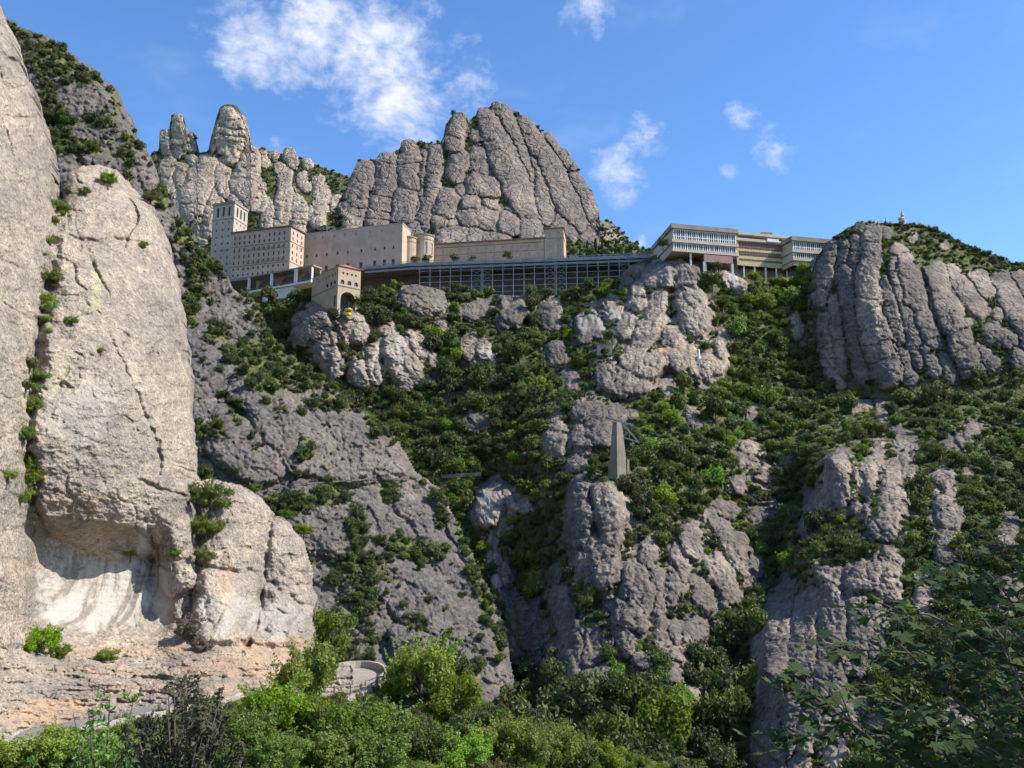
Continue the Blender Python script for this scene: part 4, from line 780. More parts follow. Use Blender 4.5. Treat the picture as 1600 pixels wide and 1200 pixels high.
# geometry-nodes scatter for what nobody could count
def scatter(name, pts, label, cat):
    """pts: (P, radius, kind, seed)"""
    col = bpy.data.collections.new(name + '_leaves'); names = []
    kinds = sorted({p[2] for p in pts}); order = []
    for k in kinds:
        for i, (c, t) in enumerate(PROTO[k]):
            o = bpy.data.objects.new('%03d' % len(order), c); col.objects.link(o); order.append((k, i))
    me = bpy.data.meshes.new(name); me.vertices.add(len(pts))
    me.vertices.foreach_set('co', np.array([p[0][:] for p in pts], np.float32).ravel())
    rng = random.Random(5); sc = []; rz = []; ix = []
    for p in pts:
        v = rng.randrange(len(PROTO[p[2]])); ix.append(order.index((p[2], v))); sc.append(p[1]); rz.append(rng.uniform(0, 6.28))
    tall = [s_ * rng.uniform(.72, 1.35) for s_ in sc]
    for an, ty, dat in (('size', 'FLOAT', sc), ('tall', 'FLOAT', tall), ('turn', 'FLOAT', rz), ('pick', 'INT', ix)):
        a = me.attributes.new(an, ty, 'POINT'); a.data.foreach_set('value', np.array(dat, np.int32 if ty == 'INT' else np.float32))
    o = link(bpy.data.objects.new(name, me)); tag(o, label, cat, None, 'stuff')
    ng = bpy.data.node_groups.new(name, 'GeometryNodeTree')
    ng.interface.new_socket('Geometry', in_out='INPUT', socket_type='NodeSocketGeometry'); ng.interface.new_socket('Geometry', in_out='OUTPUT', socket_type='NodeSocketGeometry')
    nd = ng.nodes.new; gi = nd('NodeGroupInput'); go = nd('NodeGroupOutput'); mp = nd('GeometryNodeMeshToPoints'); ip = nd('GeometryNodeInstanceOnPoints'); ci = nd('GeometryNodeCollectionInfo')
    ci.inputs[0].default_value = col; ci.inputs['Separate Children'].default_value = True; ci.inputs['Reset Children'].default_value = True
    def na(nm, ty):
        x = nd('GeometryNodeInputNamedAttribute'); x.data_type = ty; x.inputs[0].default_value = nm; return x.outputs[0]
    cx = nd('ShaderNodeCombineXYZ'); L = ng.links.new
    L(na('turn', 'FLOAT'), cx.inputs[2]); L(gi.outputs[0], mp.inputs[0]); L(mp.outputs[0], ip.inputs['Points']); L(ci.outputs[0], ip.inputs['Instance'])
    ip.inputs['Pick Instance'].default_value = True; L(na('pick', 'INT'), ip.inputs['Instance Index'])
    er = nd('FunctionNodeEulerToRotation'); L(cx.outputs[0], er.inputs[0]); L(er.outputs[0], ip.inputs['Rotation'])
    cs = nd('ShaderNodeCombineXYZ'); s_ = na('size', 'FLOAT')
    for k in range(2): L(s_, cs.inputs[k])
    L(na('tall', 'FLOAT'), cs.inputs[2])
    L(cs.outputs[0], ip.inputs['Scale']); L(ip.outputs[0], go.inputs[0])
    md = o.modifiers.new('scatter', 'NODES'); md.node_group = ng
    return o

class Spread:
    """keeps plants apart in the photograph plane"""
    def __init__(s, cell=24): s.c = cell; s.g = {}
    def ok(s, x, y, r):
        cx, cy = int(x // s.c), int(y // s.c)
        for i in (-2, -1, 0, 1, 2):
            for j in (-2, -1, 0, 1, 2):
                for (a, b, q) in s.g.get((cx + i, cy + j), ()):
                    if (a - x) ** 2 + (b - y) ** 2 < ((q + r) * .5) ** 2 * 0.85: return False
        return True
    def put(s, x, y, r): s.g.setdefault((int(x // s.c), int(y // s.c)), []).append((x, y, r))

def in_blobs(x, y, lst):
    v = 0
    for (a, b, rx, ry, w) in lst:
        d = math.hypot((x - a) / rx, (y - b) / ry)
        if d < 1.25: v = max(v, w * min(1, (1.25 - d) / .5))
    return v

BRIGHT = [(1200, 470, 70, 50, 1), (1130, 430, 40, 20, .7), (1060, 620, 110, 50, .7), (1150, 650, 90, 40, .6), (640, 445, 60, 14, 1), (745, 755, 30, 30, 1), (830, 540, 30, 30, .8), (700, 760, 20, 30, .8), (950, 470, 60, 12, .8), (560, 530, 30, 20, .8), (1240, 560, 50, 30, .5), (800, 830, 40, 40, .6), (700, 560, 60, 20, .6),
          (1330, 640, 80, 40, .3), (1450, 830, 60, 50, .35), (660, 740, 20, 40, .7)]
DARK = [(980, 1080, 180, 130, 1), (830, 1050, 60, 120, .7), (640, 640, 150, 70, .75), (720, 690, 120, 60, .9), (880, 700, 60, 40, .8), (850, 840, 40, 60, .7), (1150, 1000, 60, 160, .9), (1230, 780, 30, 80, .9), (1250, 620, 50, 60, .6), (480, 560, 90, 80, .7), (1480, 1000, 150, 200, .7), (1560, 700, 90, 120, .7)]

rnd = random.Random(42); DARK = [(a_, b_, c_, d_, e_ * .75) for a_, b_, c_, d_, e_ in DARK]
TREES = []      # (layer, px, py, r_px, kind)
def fits3(x, y, r):
    j, i = R3.idx(x, y); j2, i2 = R3.idx(x, max(y - r * 0.9, 0)); j3, i3 = R3.idx(x, y - r * 1.6)
    return R3.cv[j, i] > 0.9 and R3.cv[j2, i2] > 0.98 and R3.cv[j3, i3] > (0.75 if r > 10 else .6)
sp = Spread(26)
tries = 0
for r0, want, sep in ((21, 400, 1.15), (14, 900, 1.08), (7.5, 2300, 1.0)):
    got = 0; t = 0
    while got < want and t < want * 40:
        t += 1
        x = rnd.uniform(380, 1760); y = rnd.uniform(445, 1225)
        if not R3.inside(x, y): continue
        if x < 800 and y > float(ytop2(x)) + 40: continue
        if 1275 < x and y < 575: continue
        if in_blobs(x, y - 8, [(768, 785, 30, 42, 1), (772, 870, 14, 60, 1), (790, 930, 16, 36, 1), (806, 1005, 15, 56, 1)]) > .2: continue
        k = 0.85 + 0.75 * max(0, (y - 850) / 350) + (0.25 if y > 1000 else 0)
        r = r0 * k * rnd.uniform(.6, 1.35)
        b = R3.val(R3.bare, x, y)
        if rnd.random() < b * ((1.15 if r0 > 10 else .8) if R3.val(R3.cv, x, y) < 1.3 or r0 > 15 else .5): continue
        if r0 > 10 and x > 1290 and y > 640 and rnd.random() < .45: continue
        if 480 < x < 1010 and y < 490 and r > 13: r *= .7
        if not fits3(x, y, r) or not sp.ok(x, y, r * sep): continue
        sp.put(x, y, r * sep); got += 1
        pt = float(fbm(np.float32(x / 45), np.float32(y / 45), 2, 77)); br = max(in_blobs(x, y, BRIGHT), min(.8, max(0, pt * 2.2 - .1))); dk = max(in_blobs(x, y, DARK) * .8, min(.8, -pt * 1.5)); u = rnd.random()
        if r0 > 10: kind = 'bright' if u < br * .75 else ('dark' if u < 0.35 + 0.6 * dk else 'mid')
        else: kind = 'greenscrub' if u < .3 + br * .7 - dk * .2 else 'scrub'
        TREES.append(('3', x, y, r, kind))
# left mountainside
sp = Spread(20); got = 0; t = 0
while got < 900 and t < 90000:
    t += 1; x = rnd.uniform(0, 800); y = rnd.uniform(20, 1120)
    if not R2.inside(x, y): continue
    v = R2.val(R2.veg, x, y)
    if rnd.random() > v ** 1.5 * 1.1 + 0.012: continue
    r = rnd.uniform(5, 13) * (1.15 if v > .7 else .75) * (1 if y > 300 else .8)
    if not sp.ok(x, y, r * .95): continue
    sp.put(x, y, r * .95); got += 1
    u = rnd.random(); TREES.append(('2', x, y + r * .35, r, 'dark' if (u < .5 and r > 8) else ('mid' if r > 8 else 'scrub')))
# ridge line of the left mountainside is tufted
for x in np.arange(5, 800, 7.0):
    if rnd.random() < .62:
        r = rnd.uniform(4, 8.5); TREES.append(('2', x + rnd.uniform(-3, 3), float(ytop2(x)) + 6 + rnd.uniform(0, 4), r, rnd.choice(['scrub', 'dark', 'mid'])))
# crag, massif, needles: shrubs in the clefts and on the shoulders
def clefts(R, tag_, want, lo, hi, rr, fn, kinds, ylim):
    sp = Spread(14); got = 0; t = 0
    while got < want and t < want * 300:
        t += 1; i = rnd.randrange(R.X.shape[1]); j = rnd.randrange(R.X.shape[0]); x = float(R.X[j, i]); y = float(R.Y[j, i])
        if y > ylim(x) or not (lo < R.cv[j, i] < hi or fn(j, i, x, y)): continue
        r = rnd.uniform(*rr)
        if not sp.ok(x, y, r): continue
        sp.put(x, y, r); got += 1; TREES.append((tag_, x, y + r * .4, r, rnd.choice(kinds)))
clefts(R4, '4', 330, 1.02, 3.0, (3.5, 8), lambda j, i, x, y: R4.slope[j, i] > .6 and x > 1395 and R4.cv[j, i] > .75, ['scrub', 'scrub', 'dark', 'greenscrub', 'mid'], lambda x: 600)
clefts(R5, '5', 240, 1.0, 4.0, (2.2, 5.0), lambda j, i, x, y: x > 935 and y > 352, ['dark', 'scrub', 'dark', 'mid'], lambda x: 372 if x < 880 else 405)
clefts(R6, '6', 420, 1.0, 9.0, (2.2, 4.6), lambda j, i, x, y: False, ['scrub', 'mid', 'dark', 'greenscrub'], lambda x: 395)
for x in np.arange(1335, 1640, 6.0):
    r = rnd.uniform(3.5, 7); TREES.append(('4', x, float(np.interp(x, R4.xs, R4.yt)) + 3, r if x > 1395 else r * .6, rnd.choice(['scrub', 'dark', 'greenscrub', 'mid'])))
LAY = {'2': R2, '3': R3, '4': R4, '5': R5, '6': R6}
def base_point(l, x, y, r):
    R = LAY[l]; P = R.point(x, y); return P
WHERE = [
    (lambda l, x, y: l == '2' and y < 330, 'on the dark slope rising at upper left', 'plants on the upper left slope'),
    (lambda l, x, y: l == '2' and y < 640, 'on the ridge left of the station', 'plants on the left ridge'),
    (lambda l, x, y: l == '2' and y < 760, 'on the grey slab above the thin footpath', 'plants above the footpath'),
    (lambda l, x, y: l == '2', 'on the dark face below the thin footpath', 'plants below the footpath'),
    (lambda l, x, y: l == '4' and y < 420, 'on the right crag shoulder', 'plants on the right crag shoulder'),
    (lambda l, x, y: l == '4', 'in a cleft of the right crag', 'plants in the right crag clefts'),
    (lambda l, x, y: l == '5' and x > 870, 'on the right skirt of the central massif', 'plants on the massif skirt'),
    (lambda l, x, y: l == '5', 'in a cleft of the central rock massif', 'plants in the massif clefts'),
    (lambda l, x, y: l == '6', 'on the far hillside below the needles', 'plants on the needle hillside'),
    (lambda l, x, y: x > 1080 and y < 530, 'on the green slope below the hotel', 'plants below the hotel'),
    (lambda l, x, y: x > 560 and y < 510, 'on the bank under the steel viaduct', 'plants under the viaduct'),
    (lambda l, x, y: x < 560 and y < 520, 'beside the cable car station rock', 'plants beside the station'),
    (lambda l, x, y: x < 860 and y < 640, 'in the bowl below the station', 'trees in the upper bowl'),
    (lambda l, x, y: x < 900 and y < 740, 'in the dark grove left of the concrete pylon', 'trees left of the pylon'),
    (lambda l, x, y: x < 1130 and y < 640, 'on rocks above the concrete pylon', 'trees above the pylon'),
    (lambda l, x, y: x < 1280 and y < 760, 'right of the concrete pylon', 'trees right of the pylon'),
    (lambda l, x, y: x >= 1280 and y < 700, 'at the foot of the right crag', 'trees below the right crag'),
    (lambda l, x, y: x < 860, 'beside the pale gully chute', 'trees beside the gully'),
    (lambda l, x, y: x < 1170 and y < 1000, 'between the grey rock ribs below the pylon', 'trees between the rock ribs'),
    (lambda l, x, y: x < 1170, 'in the dark wood at the valley bottom', 'trees at the valley bottom'),
    (lambda l, x, y: x < 1260, 'in the dark ravine right of the rock ribs', 'trees in the ravine'),
    (lambda l, x, y: y < 880, 'on the right-hand rocky spur', 'plants on the right spur'),
    (lambda l, x, y: True, 'on the shaded lower right slope', 'plants on the lower right slope')]
TONE = {'dark': 'dark green holm oak', 'mid': 'olive green holm oak', 'bright': 'bright green young oak', 'scrub': 'dull green rounded shrub', 'greenscrub': 'fresh green rounded shrub', 'finescrub': 'leafy shrub', 'cypress': 'slim dark cypress'}
order = sorted(range(len(TREES)), key=lambda i: -TREES[i][3])
cnt = {'tree': 0, 'shrub': 0}; rest = []; INDIV = {}
for i in order:
    l, x, y, r, kind = TREES[i]; P = base_point(l, x, y, r); rad = r * mpp(P.y)
    P = P + Vector((0, -0.35 * rad, -0.55 * rad if kind not in ('scrub', 'greenscrub') else -.25 * rad))
    k = NAME[kind][1]
    if cnt[k] < 290 and 0 < x < 1600 and y < 1200:
        cnt[k] += 1
        w = next(q for q in WHERE if q[0](l, x, y))
        size = 'large' if r > 24 else ('mid-sized' if r > 14 else 'small')
        lab = '%s %s %s' % (size, TONE[kind], w[1]); INDIV.setdefault((lab, w[2] + ', ' + size + ' ' + TONE[kind]), []).append((x, y, r, kind, P, rad, i))
    else: rest.append((l, P, rad, kind, i))
for (lab, grp), lst in INDIV.items():
    pre = {}
    if len(lst) > 1:
        for word, key in (('leftmost', lambda q: q[0]), ('rightmost', lambda q: -q[0]), ('topmost', lambda q: q[1]), ('lowest', lambda q: -q[1])):
            k_ = min(range(len(lst)), key=lambda j: key(lst[j]))
            if k_ not in pre: pre[k_] = word + ' '
    for j, (x, y, r, kind, P, rad, i) in enumerate(lst):
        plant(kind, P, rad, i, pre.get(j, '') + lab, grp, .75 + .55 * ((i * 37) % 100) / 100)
for ls, nm, lab, cat in ((('3',), 'hillside_woodland', 'mass of small oaks and scrub covering the slope below the monastery', 'woodland'), (('2',), 'ridge_scrub', 'mass of dark scrub clinging to the left mountainside', 'scrub'),
                         (('4', '5', '6'), 'crag_scrub', 'mass of low scrub in the clefts of the far crags', 'scrub')):
    pts = [(P, rad, kind, i) for (l, P, rad, kind, i) in rest if l in ls]
    if pts: scatter(nm, pts, lab, cat)

# ------------------------------------------------------------------ building materials
def wall_material(name, a, b, sc=0.8, course=0.0, rough_=0.9):
    m, nt, n = newmat(name); c = n.coords('Object')
    x = n.mix(n.ramp(n.noise(c, sc * .25, 5.0, .65), .3, .7), (*a, 1), (*b, 1))
    x = n.mix(n.math('MULTIPLY', n.ramp(n.noise(n.scalev(c, (1, 1, .12)), sc * 1.2, 4.0, .6), .52, .75), .45), x, (a[0] * .55, a[1] * .55, a[2] * .57, 1))
    x = n.mix(0.35, x, n.mix(1.0, x, n.mix(n.noise(c, sc * 3.5, 2.0), (.6, .6, .6, 1), (1.4, 1.4, 1.4, 1)), 'MULTIPLY'))
    hgt = n.noise(c, sc * 2.5, 4.0, .6)
    n.out(n.bsdf(x, rough_, n.bump(hgt, .5, .12), .15)); return m
B_tan = wall_material('tan stone wall', (0.44, 0.325, 0.245), (0.52, 0.39, 0.30))
B_tan2 = wall_material('grey tan stone wall', (0.397, 0.326, 0.262), (0.474, 0.390, 0.314))
B_brick = wall_material('ochre brick wall', (0.397, 0.288, 0.198), (0.474, 0.352, 0.243))
B_stat = wall_material('station render', (0.384, 0.288, 0.198), (0.448, 0.346, 0.243))
B_trim = wall_material('stone trim', (0.25, 0.19, 0.145), (0.30, 0.24, 0.18))
B_conc = wall_material('concrete', (0.24, 0.21, 0.175), (0.31, 0.275, 0.23))
B_hot = wall_material('hotel concrete', (0.47, 0.40, 0.315), (0.55, 0.475, 0.38))
B_pyl = wall_material('weathered concrete', (0.19, 0.16, 0.125), (0.26, 0.22, 0.175))
B_yel = wall_material('yellow concrete', (0.50, 0.39, 0.22), (0.55, 0.44, 0.26))
B_white = wall_material('white paint', (0.66, 0.65, 0.63), (0.74, 0.73, 0.71))
B_lat = wall_material('brown lattice', (0.16, 0.10, 0.075), (0.22, 0.15, 0.11))
B_pink = wall_material('pink render', (0.30, 0.19, 0.155), (0.36, 0.24, 0.20))
B_red = wall_material('red roof tile', (0.42, 0.10, 0.07), (0.50, 0.14, 0.10))
B_roof = wall_material('brown roof tile', (0.18, 0.10, 0.075), (0.24, 0.15, 0.11))
B_steel = wall_material('grey steel', (0.20, 0.21, 0.225), (0.27, 0.28, 0.295), 0.8, 0, .5)
B_dark = wall_material('dark steel', (0.07, 0.075, 0.08), (0.10, 0.105, 0.11))
B_stone = wall_material('rubble wall', (0.33, 0.285, 0.235), (0.43, 0.375, 0.31), 3.0)
B_yellow = wall_material('yellow cabin paint', (0.78, 0.60, 0.02), (0.82, 0.64, 0.03), .8, 0, .4)
B_asph = wall_material('asphalt', (0.17, 0.155, 0.14), (0.22, 0.20, 0.18), 2.0)
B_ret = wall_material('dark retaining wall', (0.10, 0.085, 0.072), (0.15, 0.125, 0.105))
m, nt, n = newmat('window glass'); n.out(n.bsdf((0.02, 0.022, 0.026, 1), 0.12, None, .6)); B_glass = m
m, nt, n = newmat('pale window glass'); n.out(n.bsdf((0.42, 0.44, 0.46, 1), 0.15, None, .6)); B_glass2 = m

def quads(name, V, F, mats, parent=None, fm=None, smoothshade=False):
    me = bpy.data.meshes.new(name); me.from_pydata([tuple(v) for v in V], [], F)
    for m_ in (mats if isinstance(mats, list) else [mats]): me.materials.append(m_)
    if fm: me.polygons.foreach_set('material_index', fm)
    if smoothshade: me.polygons.foreach_set('use_smooth', [True] * len(F))
    me.update(); o = bpy.data.objects.new(name, me); return link(o, parent)

def boxvf(c, ax, ay, az):
    c = Vector(c); V = [c + ax * i + ay * j + az * k for k in (-.5, .5) for j in (-.5, .5) for i in (-.5, .5)]
    F = [(0, 2, 3, 1), (4, 5, 7, 6), (0, 1, 5, 4), (2, 6, 7, 3), (0, 4, 6, 2), (1, 3, 7, 5)]
    return V, F

def beam(a, b, w, h=None):
    """a square bar from a to b"""
    a = Vector(a); b = Vector(b); d = b - a; up = Vector((0, 0, 1)) if abs(d.normalized().z) < .95 else Vector((0, 1, 0))
    s = d.cross(up).normalized(); u = s.cross(d).normalized()
    return boxvf((a + b) / 2, s * w, d, u * (h or w))

def root(name, P, label, cat, group=None):
    e = bpy.data.objects.new(name, None); COL.objects.link(e); e.location = P; tag(e, label, cat, group); return e

def local(V, e): return [Vector(v) - e.location for v in V]

WIN = {}
def window_mesh(w, h, mat=None, frame=None, bars=True):
    key = (round(w, 2), round(h, 2), mat.name if mat else '', frame.name if frame else '')
    if key not in WIN:
        f = min(.14, w * .12); V = []; F = []; fm = []
        def q(x0, x1, z0, z1, y, m_):
            i = len(V); V.extend([(x0, y, z0), (x1, y, z0), (x1, y, z1), (x0, y, z1)]); F.append((i, i + 1, i + 2, i + 3)); fm.append(m_)
        a, b = w / 2, h / 2
        q(-a, a, -b, b, .06, 0)
        q(-a, -a + f, -b, b, 0, 1); q(a - f, a, -b, b, 0, 1); q(-a + f, a - f, b - f, b, 0, 1); q(-a + f, a - f, -b, -b + f, 0, 1)
        if bars: q(-f / 2, f / 2, -b + f, b - f, 0.003, 1)
        me = bpy.data.meshes.new('window'); me.from_pydata(V, [], F); me.materials.append(mat or B_glass); me.materials.append(frame or B_trim); me.polygons.foreach_set('material_index', fm); me.update()
        WIN[key] = me
    return WIN[key]

class Block:
    """walls on a footprint with real openings; windows set back into them"""
    def __init__(s, name, foot, z0, z1, label, cat='building', group=None, wall=None):
        s.foot = [Vector((x, y, 0)) for x, y in foot]; s.z0, s.z1 = z0, z1
        c = sum(s.foot, Vector()) / len(foot); s.e = root(name, Vector((c.x, c.y, z0)), label, cat, group); s.V = []; s.F = []; s.wall = wall or B_tan; s.done = set()
    def side(s, k, openings=(), rec=0.45, wname='window', mat=None, frame=None, pane=True):
        a = s.foot[k]; b = s.foot[(k + 1) % len(s.foot)]; d = b - a; L = d.length; u = d / L; nrm = Vector((u.y, -u.x, 0)); s.done.add(k)
        ops = [o for o in openings if o[0] > .05 and o[1] < L - .05]
        us = sorted({0.0, L} | {round(o[i], 4) for o in ops for i in (0, 1)}); vs_ = sorted({0.0, s.z1 - s.z0} | {round(o[i], 4) for o in ops for i in (2, 3)})
        def P(uu, vv, dep=0): return a + u * uu + Vector((0, 0, s.z0 + vv)) - nrm * dep
        def face(*pts):
            i = len(s.V); s.V.extend(pts); s.F.append(tuple(range(i, i + len(pts))))
        for i in range(len(us) - 1):
            for j in range(len(vs_) - 1):
                um, vm = (us[i] + us[i + 1]) / 2, (vs_[j] + vs_[j + 1]) / 2
                if any(o[0] < um < o[1] and o[2] < vm < o[3] for o in ops): continue
                face(P(us[i], vs_[j]), P(us[i + 1], vs_[j]), P(us[i + 1], vs_[j + 1]), P(us[i], vs_[j + 1]))
        ang = math.atan2(u.y, u.x)
        for o in ops:
            u0, u1, v0, v1 = o[:4]; arch = len(o) > 4 and o[4]; r_ = rec * (o[5] if len(o) > 5 else 1)
            face(P(u0, v0), P(u0, v0, r_), P(u0, v1, r_), P(u0, v1)); face(P(u1, v0), P(u1, v1), P(u1, v1, r_), P(u1, v0, r_))
            face(P(u0, v0), P(u1, v0), P(u1, v0, r_), P(u0, v0, r_)); face(P(u0, v1), P(u0, v1, r_), P(u1, v1, r_), P(u1, v1))
            if arch:
                rad = (u1 - u0) / 2; uc = (u0 + u1) / 2; n_ = 8
                for sgn, ue in ((-1, u0), (1, u1)):
                    pts = [P(uc + sgn * rad * math.cos(t * math.pi / 2 / n_), v1 - rad + rad * math.sin(t * math.pi / 2 / n_), .01) for t in range(n_ + 1)]
                    face(*([P(ue, v1, .01)] + pts))
            if pane:
                w = bpy.data.objects.new(wname, window_mesh(u1 - u0, v1 - v0, mat, frame)); link(w, s.e)
                w.location = P((u0 + u1) / 2, (v0 + v1) / 2, r_ * .9) - s.e.location; w.rotation_euler = (0, 0, ang)
            elif pane is None:
                pass
    def finish(s, name='wall', top=True):
        for k in range(len(s.foot)):
            if k not in s.done: s.side(k)
        if top:
            i = len(s.V); s.V.extend([Vector((f.x, f.y, s.z1)) for f in s.foot]); s.F.append(tuple(range(i, i + len(s.foot))))
        return quads(name, local(s.V, s.e), s.F, s.wall, s.e)
    def slab(s, name, z0, z1, over, mat):
        """a cornice, band or roof slab round the footprint"""
        c = sum(s.foot, Vector()) / len(s.foot); n_ = len(s.foot); pts = []
        for i, f in enumerate(s.foot):
            p = s.foot[i - 1]; q = s.foot[(i + 1) % n_]; a = (f - p).normalized(); b = (q - f).normalized()
            na = Vector((a.y, -a.x, 0)); nb = Vector((b.y, -b.x, 0)); m_ = (na + nb); pts.append(f + m_ * (over / max(.3, 1 + na.dot(nb))))
        V = [Vector((p.x, p.y, z)) for z in (z0, z1) for p in pts]; F = [tuple(range(n_ - 1, -1, -1)), tuple(range(n_, 2 * n_))] + [(i, (i + 1) % n_, n_ + (i + 1) % n_, n_ + i) for i in range(n_)]
        return quads(name, local(V, s.e), F, mat, s.e)
    def length(s, k): return (s.foot[(k + 1) % len(s.foot)] - s.foot[k]).length

def grid_open(L, n_, w, rows, x0=None, x1=None, jit=None, skip=0.0, rng=None):
    x0 = x0 if x0 is not None else L / n_ / 2; x1 = x1 if x1 is not None else L - L / n_ / 2; out = []
    for (v, h) in rows:
        for i in range(n_):
            if skip and rng.random() < skip: continue
            uc = x0 + (x1 - x0) * i / max(1, n_ - 1); out.append((uc - w / 2, uc + w / 2, v, v + h))
    return out

def xy(px, py, Y): p = at(px, py, Y); return (p.x, p.y)
def zz(px, py, Y): return at(px, py, Y).z
br = random.Random(3)

# --- bell tower
z1 = zz(367, 314.6, 500); z0 = 140.0
pL, pC, pR = Vector(xy(333.5, 319, 505)), Vector(xy(367, 314.6, 500)), Vector(xy(387.5, 328, 514)); pB = pL + pR - pC
T = Block('bell_tower', [pL, pC, pR, pB], z0, z1, 'square stone bell tower with tall arched belfry openings behind the monastery', 'tower', None, B_tan2)
h = z1 - z0
for k in (0, 1):
    L = T.length(k); ops = [(L * f - .85, L * f + .85, h - 8.6, h - 2.6, True, 2.2) for f in (.24, .5, .76)]
    for r_ in range(8):
        v = h - 13.2 - r_ * 4.3
        if v > 3: ops += [(L * f - .45, L * f + .45, v, v + 1.25) for f in (.22, .5, .78)]
    T.side(k, ops)
T.finish(); T.slab('cornice', z1 - 1.2, z1 + .3, .45, B_trim); T.slab('string_course', z1 - 10.6, z1 - 10.1, .22, B_trim)
# --- monks' residence
z1 = zz(455, 354, 470)
pL, pC, pR = Vector(xy(363, 365, 481.5)), Vector(xy(455, 354, 470)), Vector(xy(476, 365, 482)); pB = pL + pR - pC + Vector((0, 6))
T = Block('monastery_residence', [pL, pC, pR, pB], z0, z1, 'tan monastery residence with rows of small balcony windows beside the bell tower', 'building', None, B_tan); h = z1 - z0; L = T.length(0)
rows = [(h - 4.2, 2.0), (h - 7.3, 1.8), (h - 11.6, 2.3), (h - 15.4, 2.1), (h - 19.0, 2.2), (h - 22.4, 1.5), (h - 25.8, 1.4), (h - 29.4, 1.5)]
rows = [r_ for r_ in rows if r_[0] > 1.5]
T.side(0, grid_open(L, 11, 1.0, rows, 2.0, L - 4.0, skip=.06, rng=br)); T.side(1, grid_open(T.length(1), 3, 1.0, rows[:5], 2.2, T.length(1) - 2.5)); T.finish()
T.slab('roof', z1, z1 + .7, .8, B_roof)
for v in (h - 8.6, h - 20.2): T.slab('string_course', z0 + v, z0 + v + .35, .2, B_trim)
a, b = T.foot[0], T.foot[1]; u = (b - a).normalized(); nrm = Vector((u.y, -u.x, 0)); x = 2.0; ang = math.atan2(u.y, u.x)
bme = None
for (v, hh) in (rows[2], rows[4]):
    for i in range(3, 11):
        uc = 2.0 + (L - 6.0) * i / 10; p = a + u * uc + nrm * .45 + Vector((0, 0, z0 + v + .1))
        if bme is None:
            V, F = merge([boxvf((0, 0, 0), Vector((1.7, 0, 0)), Vector((0, .8, 0)), Vector((0, 0, .2))), boxvf((0, -.35, .55), Vector((1.7, 0, 0)), Vector((0, .08, 0)), Vector((0, 0, .9)))])
            o = quads('balcony', V, F, B_trim, T.e); bme = o.data
        else: o = link(bpy.data.objects.new('balcony', bme), T.e)
        o.location = p - T.e.location; o.rotation_euler = (0, 0, ang)
# --- basilica long wall
z1 = zz(612, 350.6, 470)
pL, pC, pR = Vector(xy(474, 367, 487)), Vector(xy(629, 352, 468.5)), Vector(xy(642, 360, 482)); pB = pL + pR - pC + Vector((0, 14))
T = Block('basilica_wing', [pL, pC, pR, pB], z0, z1, 'long plain stone basilica wing with two rows of sparse square windows', 'building', None, B_tan); h = z1 - z0; L = T.length(0)
fr = [.045, .145, .25, .36, .465, .60, .735, .83, .915]
ops = [(L * f - .55, L * f + .55, h - 14.2, h - 12.3) for f in fr] + [(L * f - .95, L * f + .95, h - 23.5, h - 19.8) for f in fr] + [(L * f - .3, L * f + .3, h - 3.4, h - 2.2) for f in (.12, .2, .32, .43, .54, .68, .8)]
T.side(0, ops); T.finish(); T.slab('parapet', z1, z1 + .5, .25, B_tan2)
for f in (.09, .31, .52, .71, .9):
    pass
# --- apse: round walls with arched windows
def drum(name, px, pyt, Y, rpx, z0, label, nwin):
    c = at(px, pyt, Y); R_ = rpx * mpp(Y); z1 = c.z; n_ = 18
    foot = [(c.x + R_ * math.cos(6.28318 * i / n_), c.y + R_ * math.sin(6.28318 * i / n_)) for i in range(n_)]
    T = Block(name, foot, z0, z1, label, 'building', None, B_brick); h = z1 - z0
    for k in range(n_):
        mid = (T.foot[k] + T.foot[(k + 1) % n_]) / 2 - Vector((c.x, c.y, 0))
        if mid.y < -.2 * R_ and k % 2 == 0 and nwin: L = T.length(k); T.side(k, [(L * .15, L * .85, h - 11, h - 4.0, True)], .5, 'window', B_glass2)
    T.finish(); T.slab('cornice', z1, z1 + .7, .4, B_trim); T.slab('string_course', z1 - 2.6, z1 - 2.2, .2, B_trim)
    return T
drum('apse', 662, 372, 488, 17, z0, 'round brick apse with tall arched windows at the end of the basilica', 4)
drum('chapel_apse', 640, 374, 480, 11, z0, 'small plain round brick chapel between basilica and apse', 0)
# --- library wing with its corner tower
z1 = zz(846.6, 373, 480)
pL, pC = Vector(xy(672, 383, 491.5)), Vector(xy(850, 373, 480)); d = (pC - pL).normalized(); nb = Vector((-d.y, d.x)) * 14
T = Block('library_wing', [pL, pC, pC + nb, pL + nb], z0, z1, 'long brick library wing with three rows of narrow windows above the viaduct', 'building', None, B_brick); h = z1 - z0; L = T.length(0)
rows = [(h - 5.6, 2.4), (h - 9.6, 2.0), (h - 13.4, 2.2)]
T.side(0, grid_open(L, 13, 1.05, [r_ for r_ in rows if r_[0] > .4], 3, L - 3.5), .35, 'window', B_glass2); T.finish(); T.slab('roof', z1, z1 + .8, .7, B_roof); T.slab('string_course', z1 - 6.6, z1 - 6.3, .18, B_trim); T.slab('eaves', z1 - 2.0, z1 - 1.7, .22, B_roof)
z1 = zz(880, 357, 478); pA, pC2 = Vector(xy(850.6, 359, 479.6)), Vector(xy(880.5, 357, 478)); pD = Vector(xy(884.5, 372, 497))
T = Block('library_tower', [pA, pC2, pD, pA + pD - pC2], z0, z1, 'square brick corner tower at the right end of the library wing', 'building', None, B_brick); h = z1 - z0; L = T.length(0)
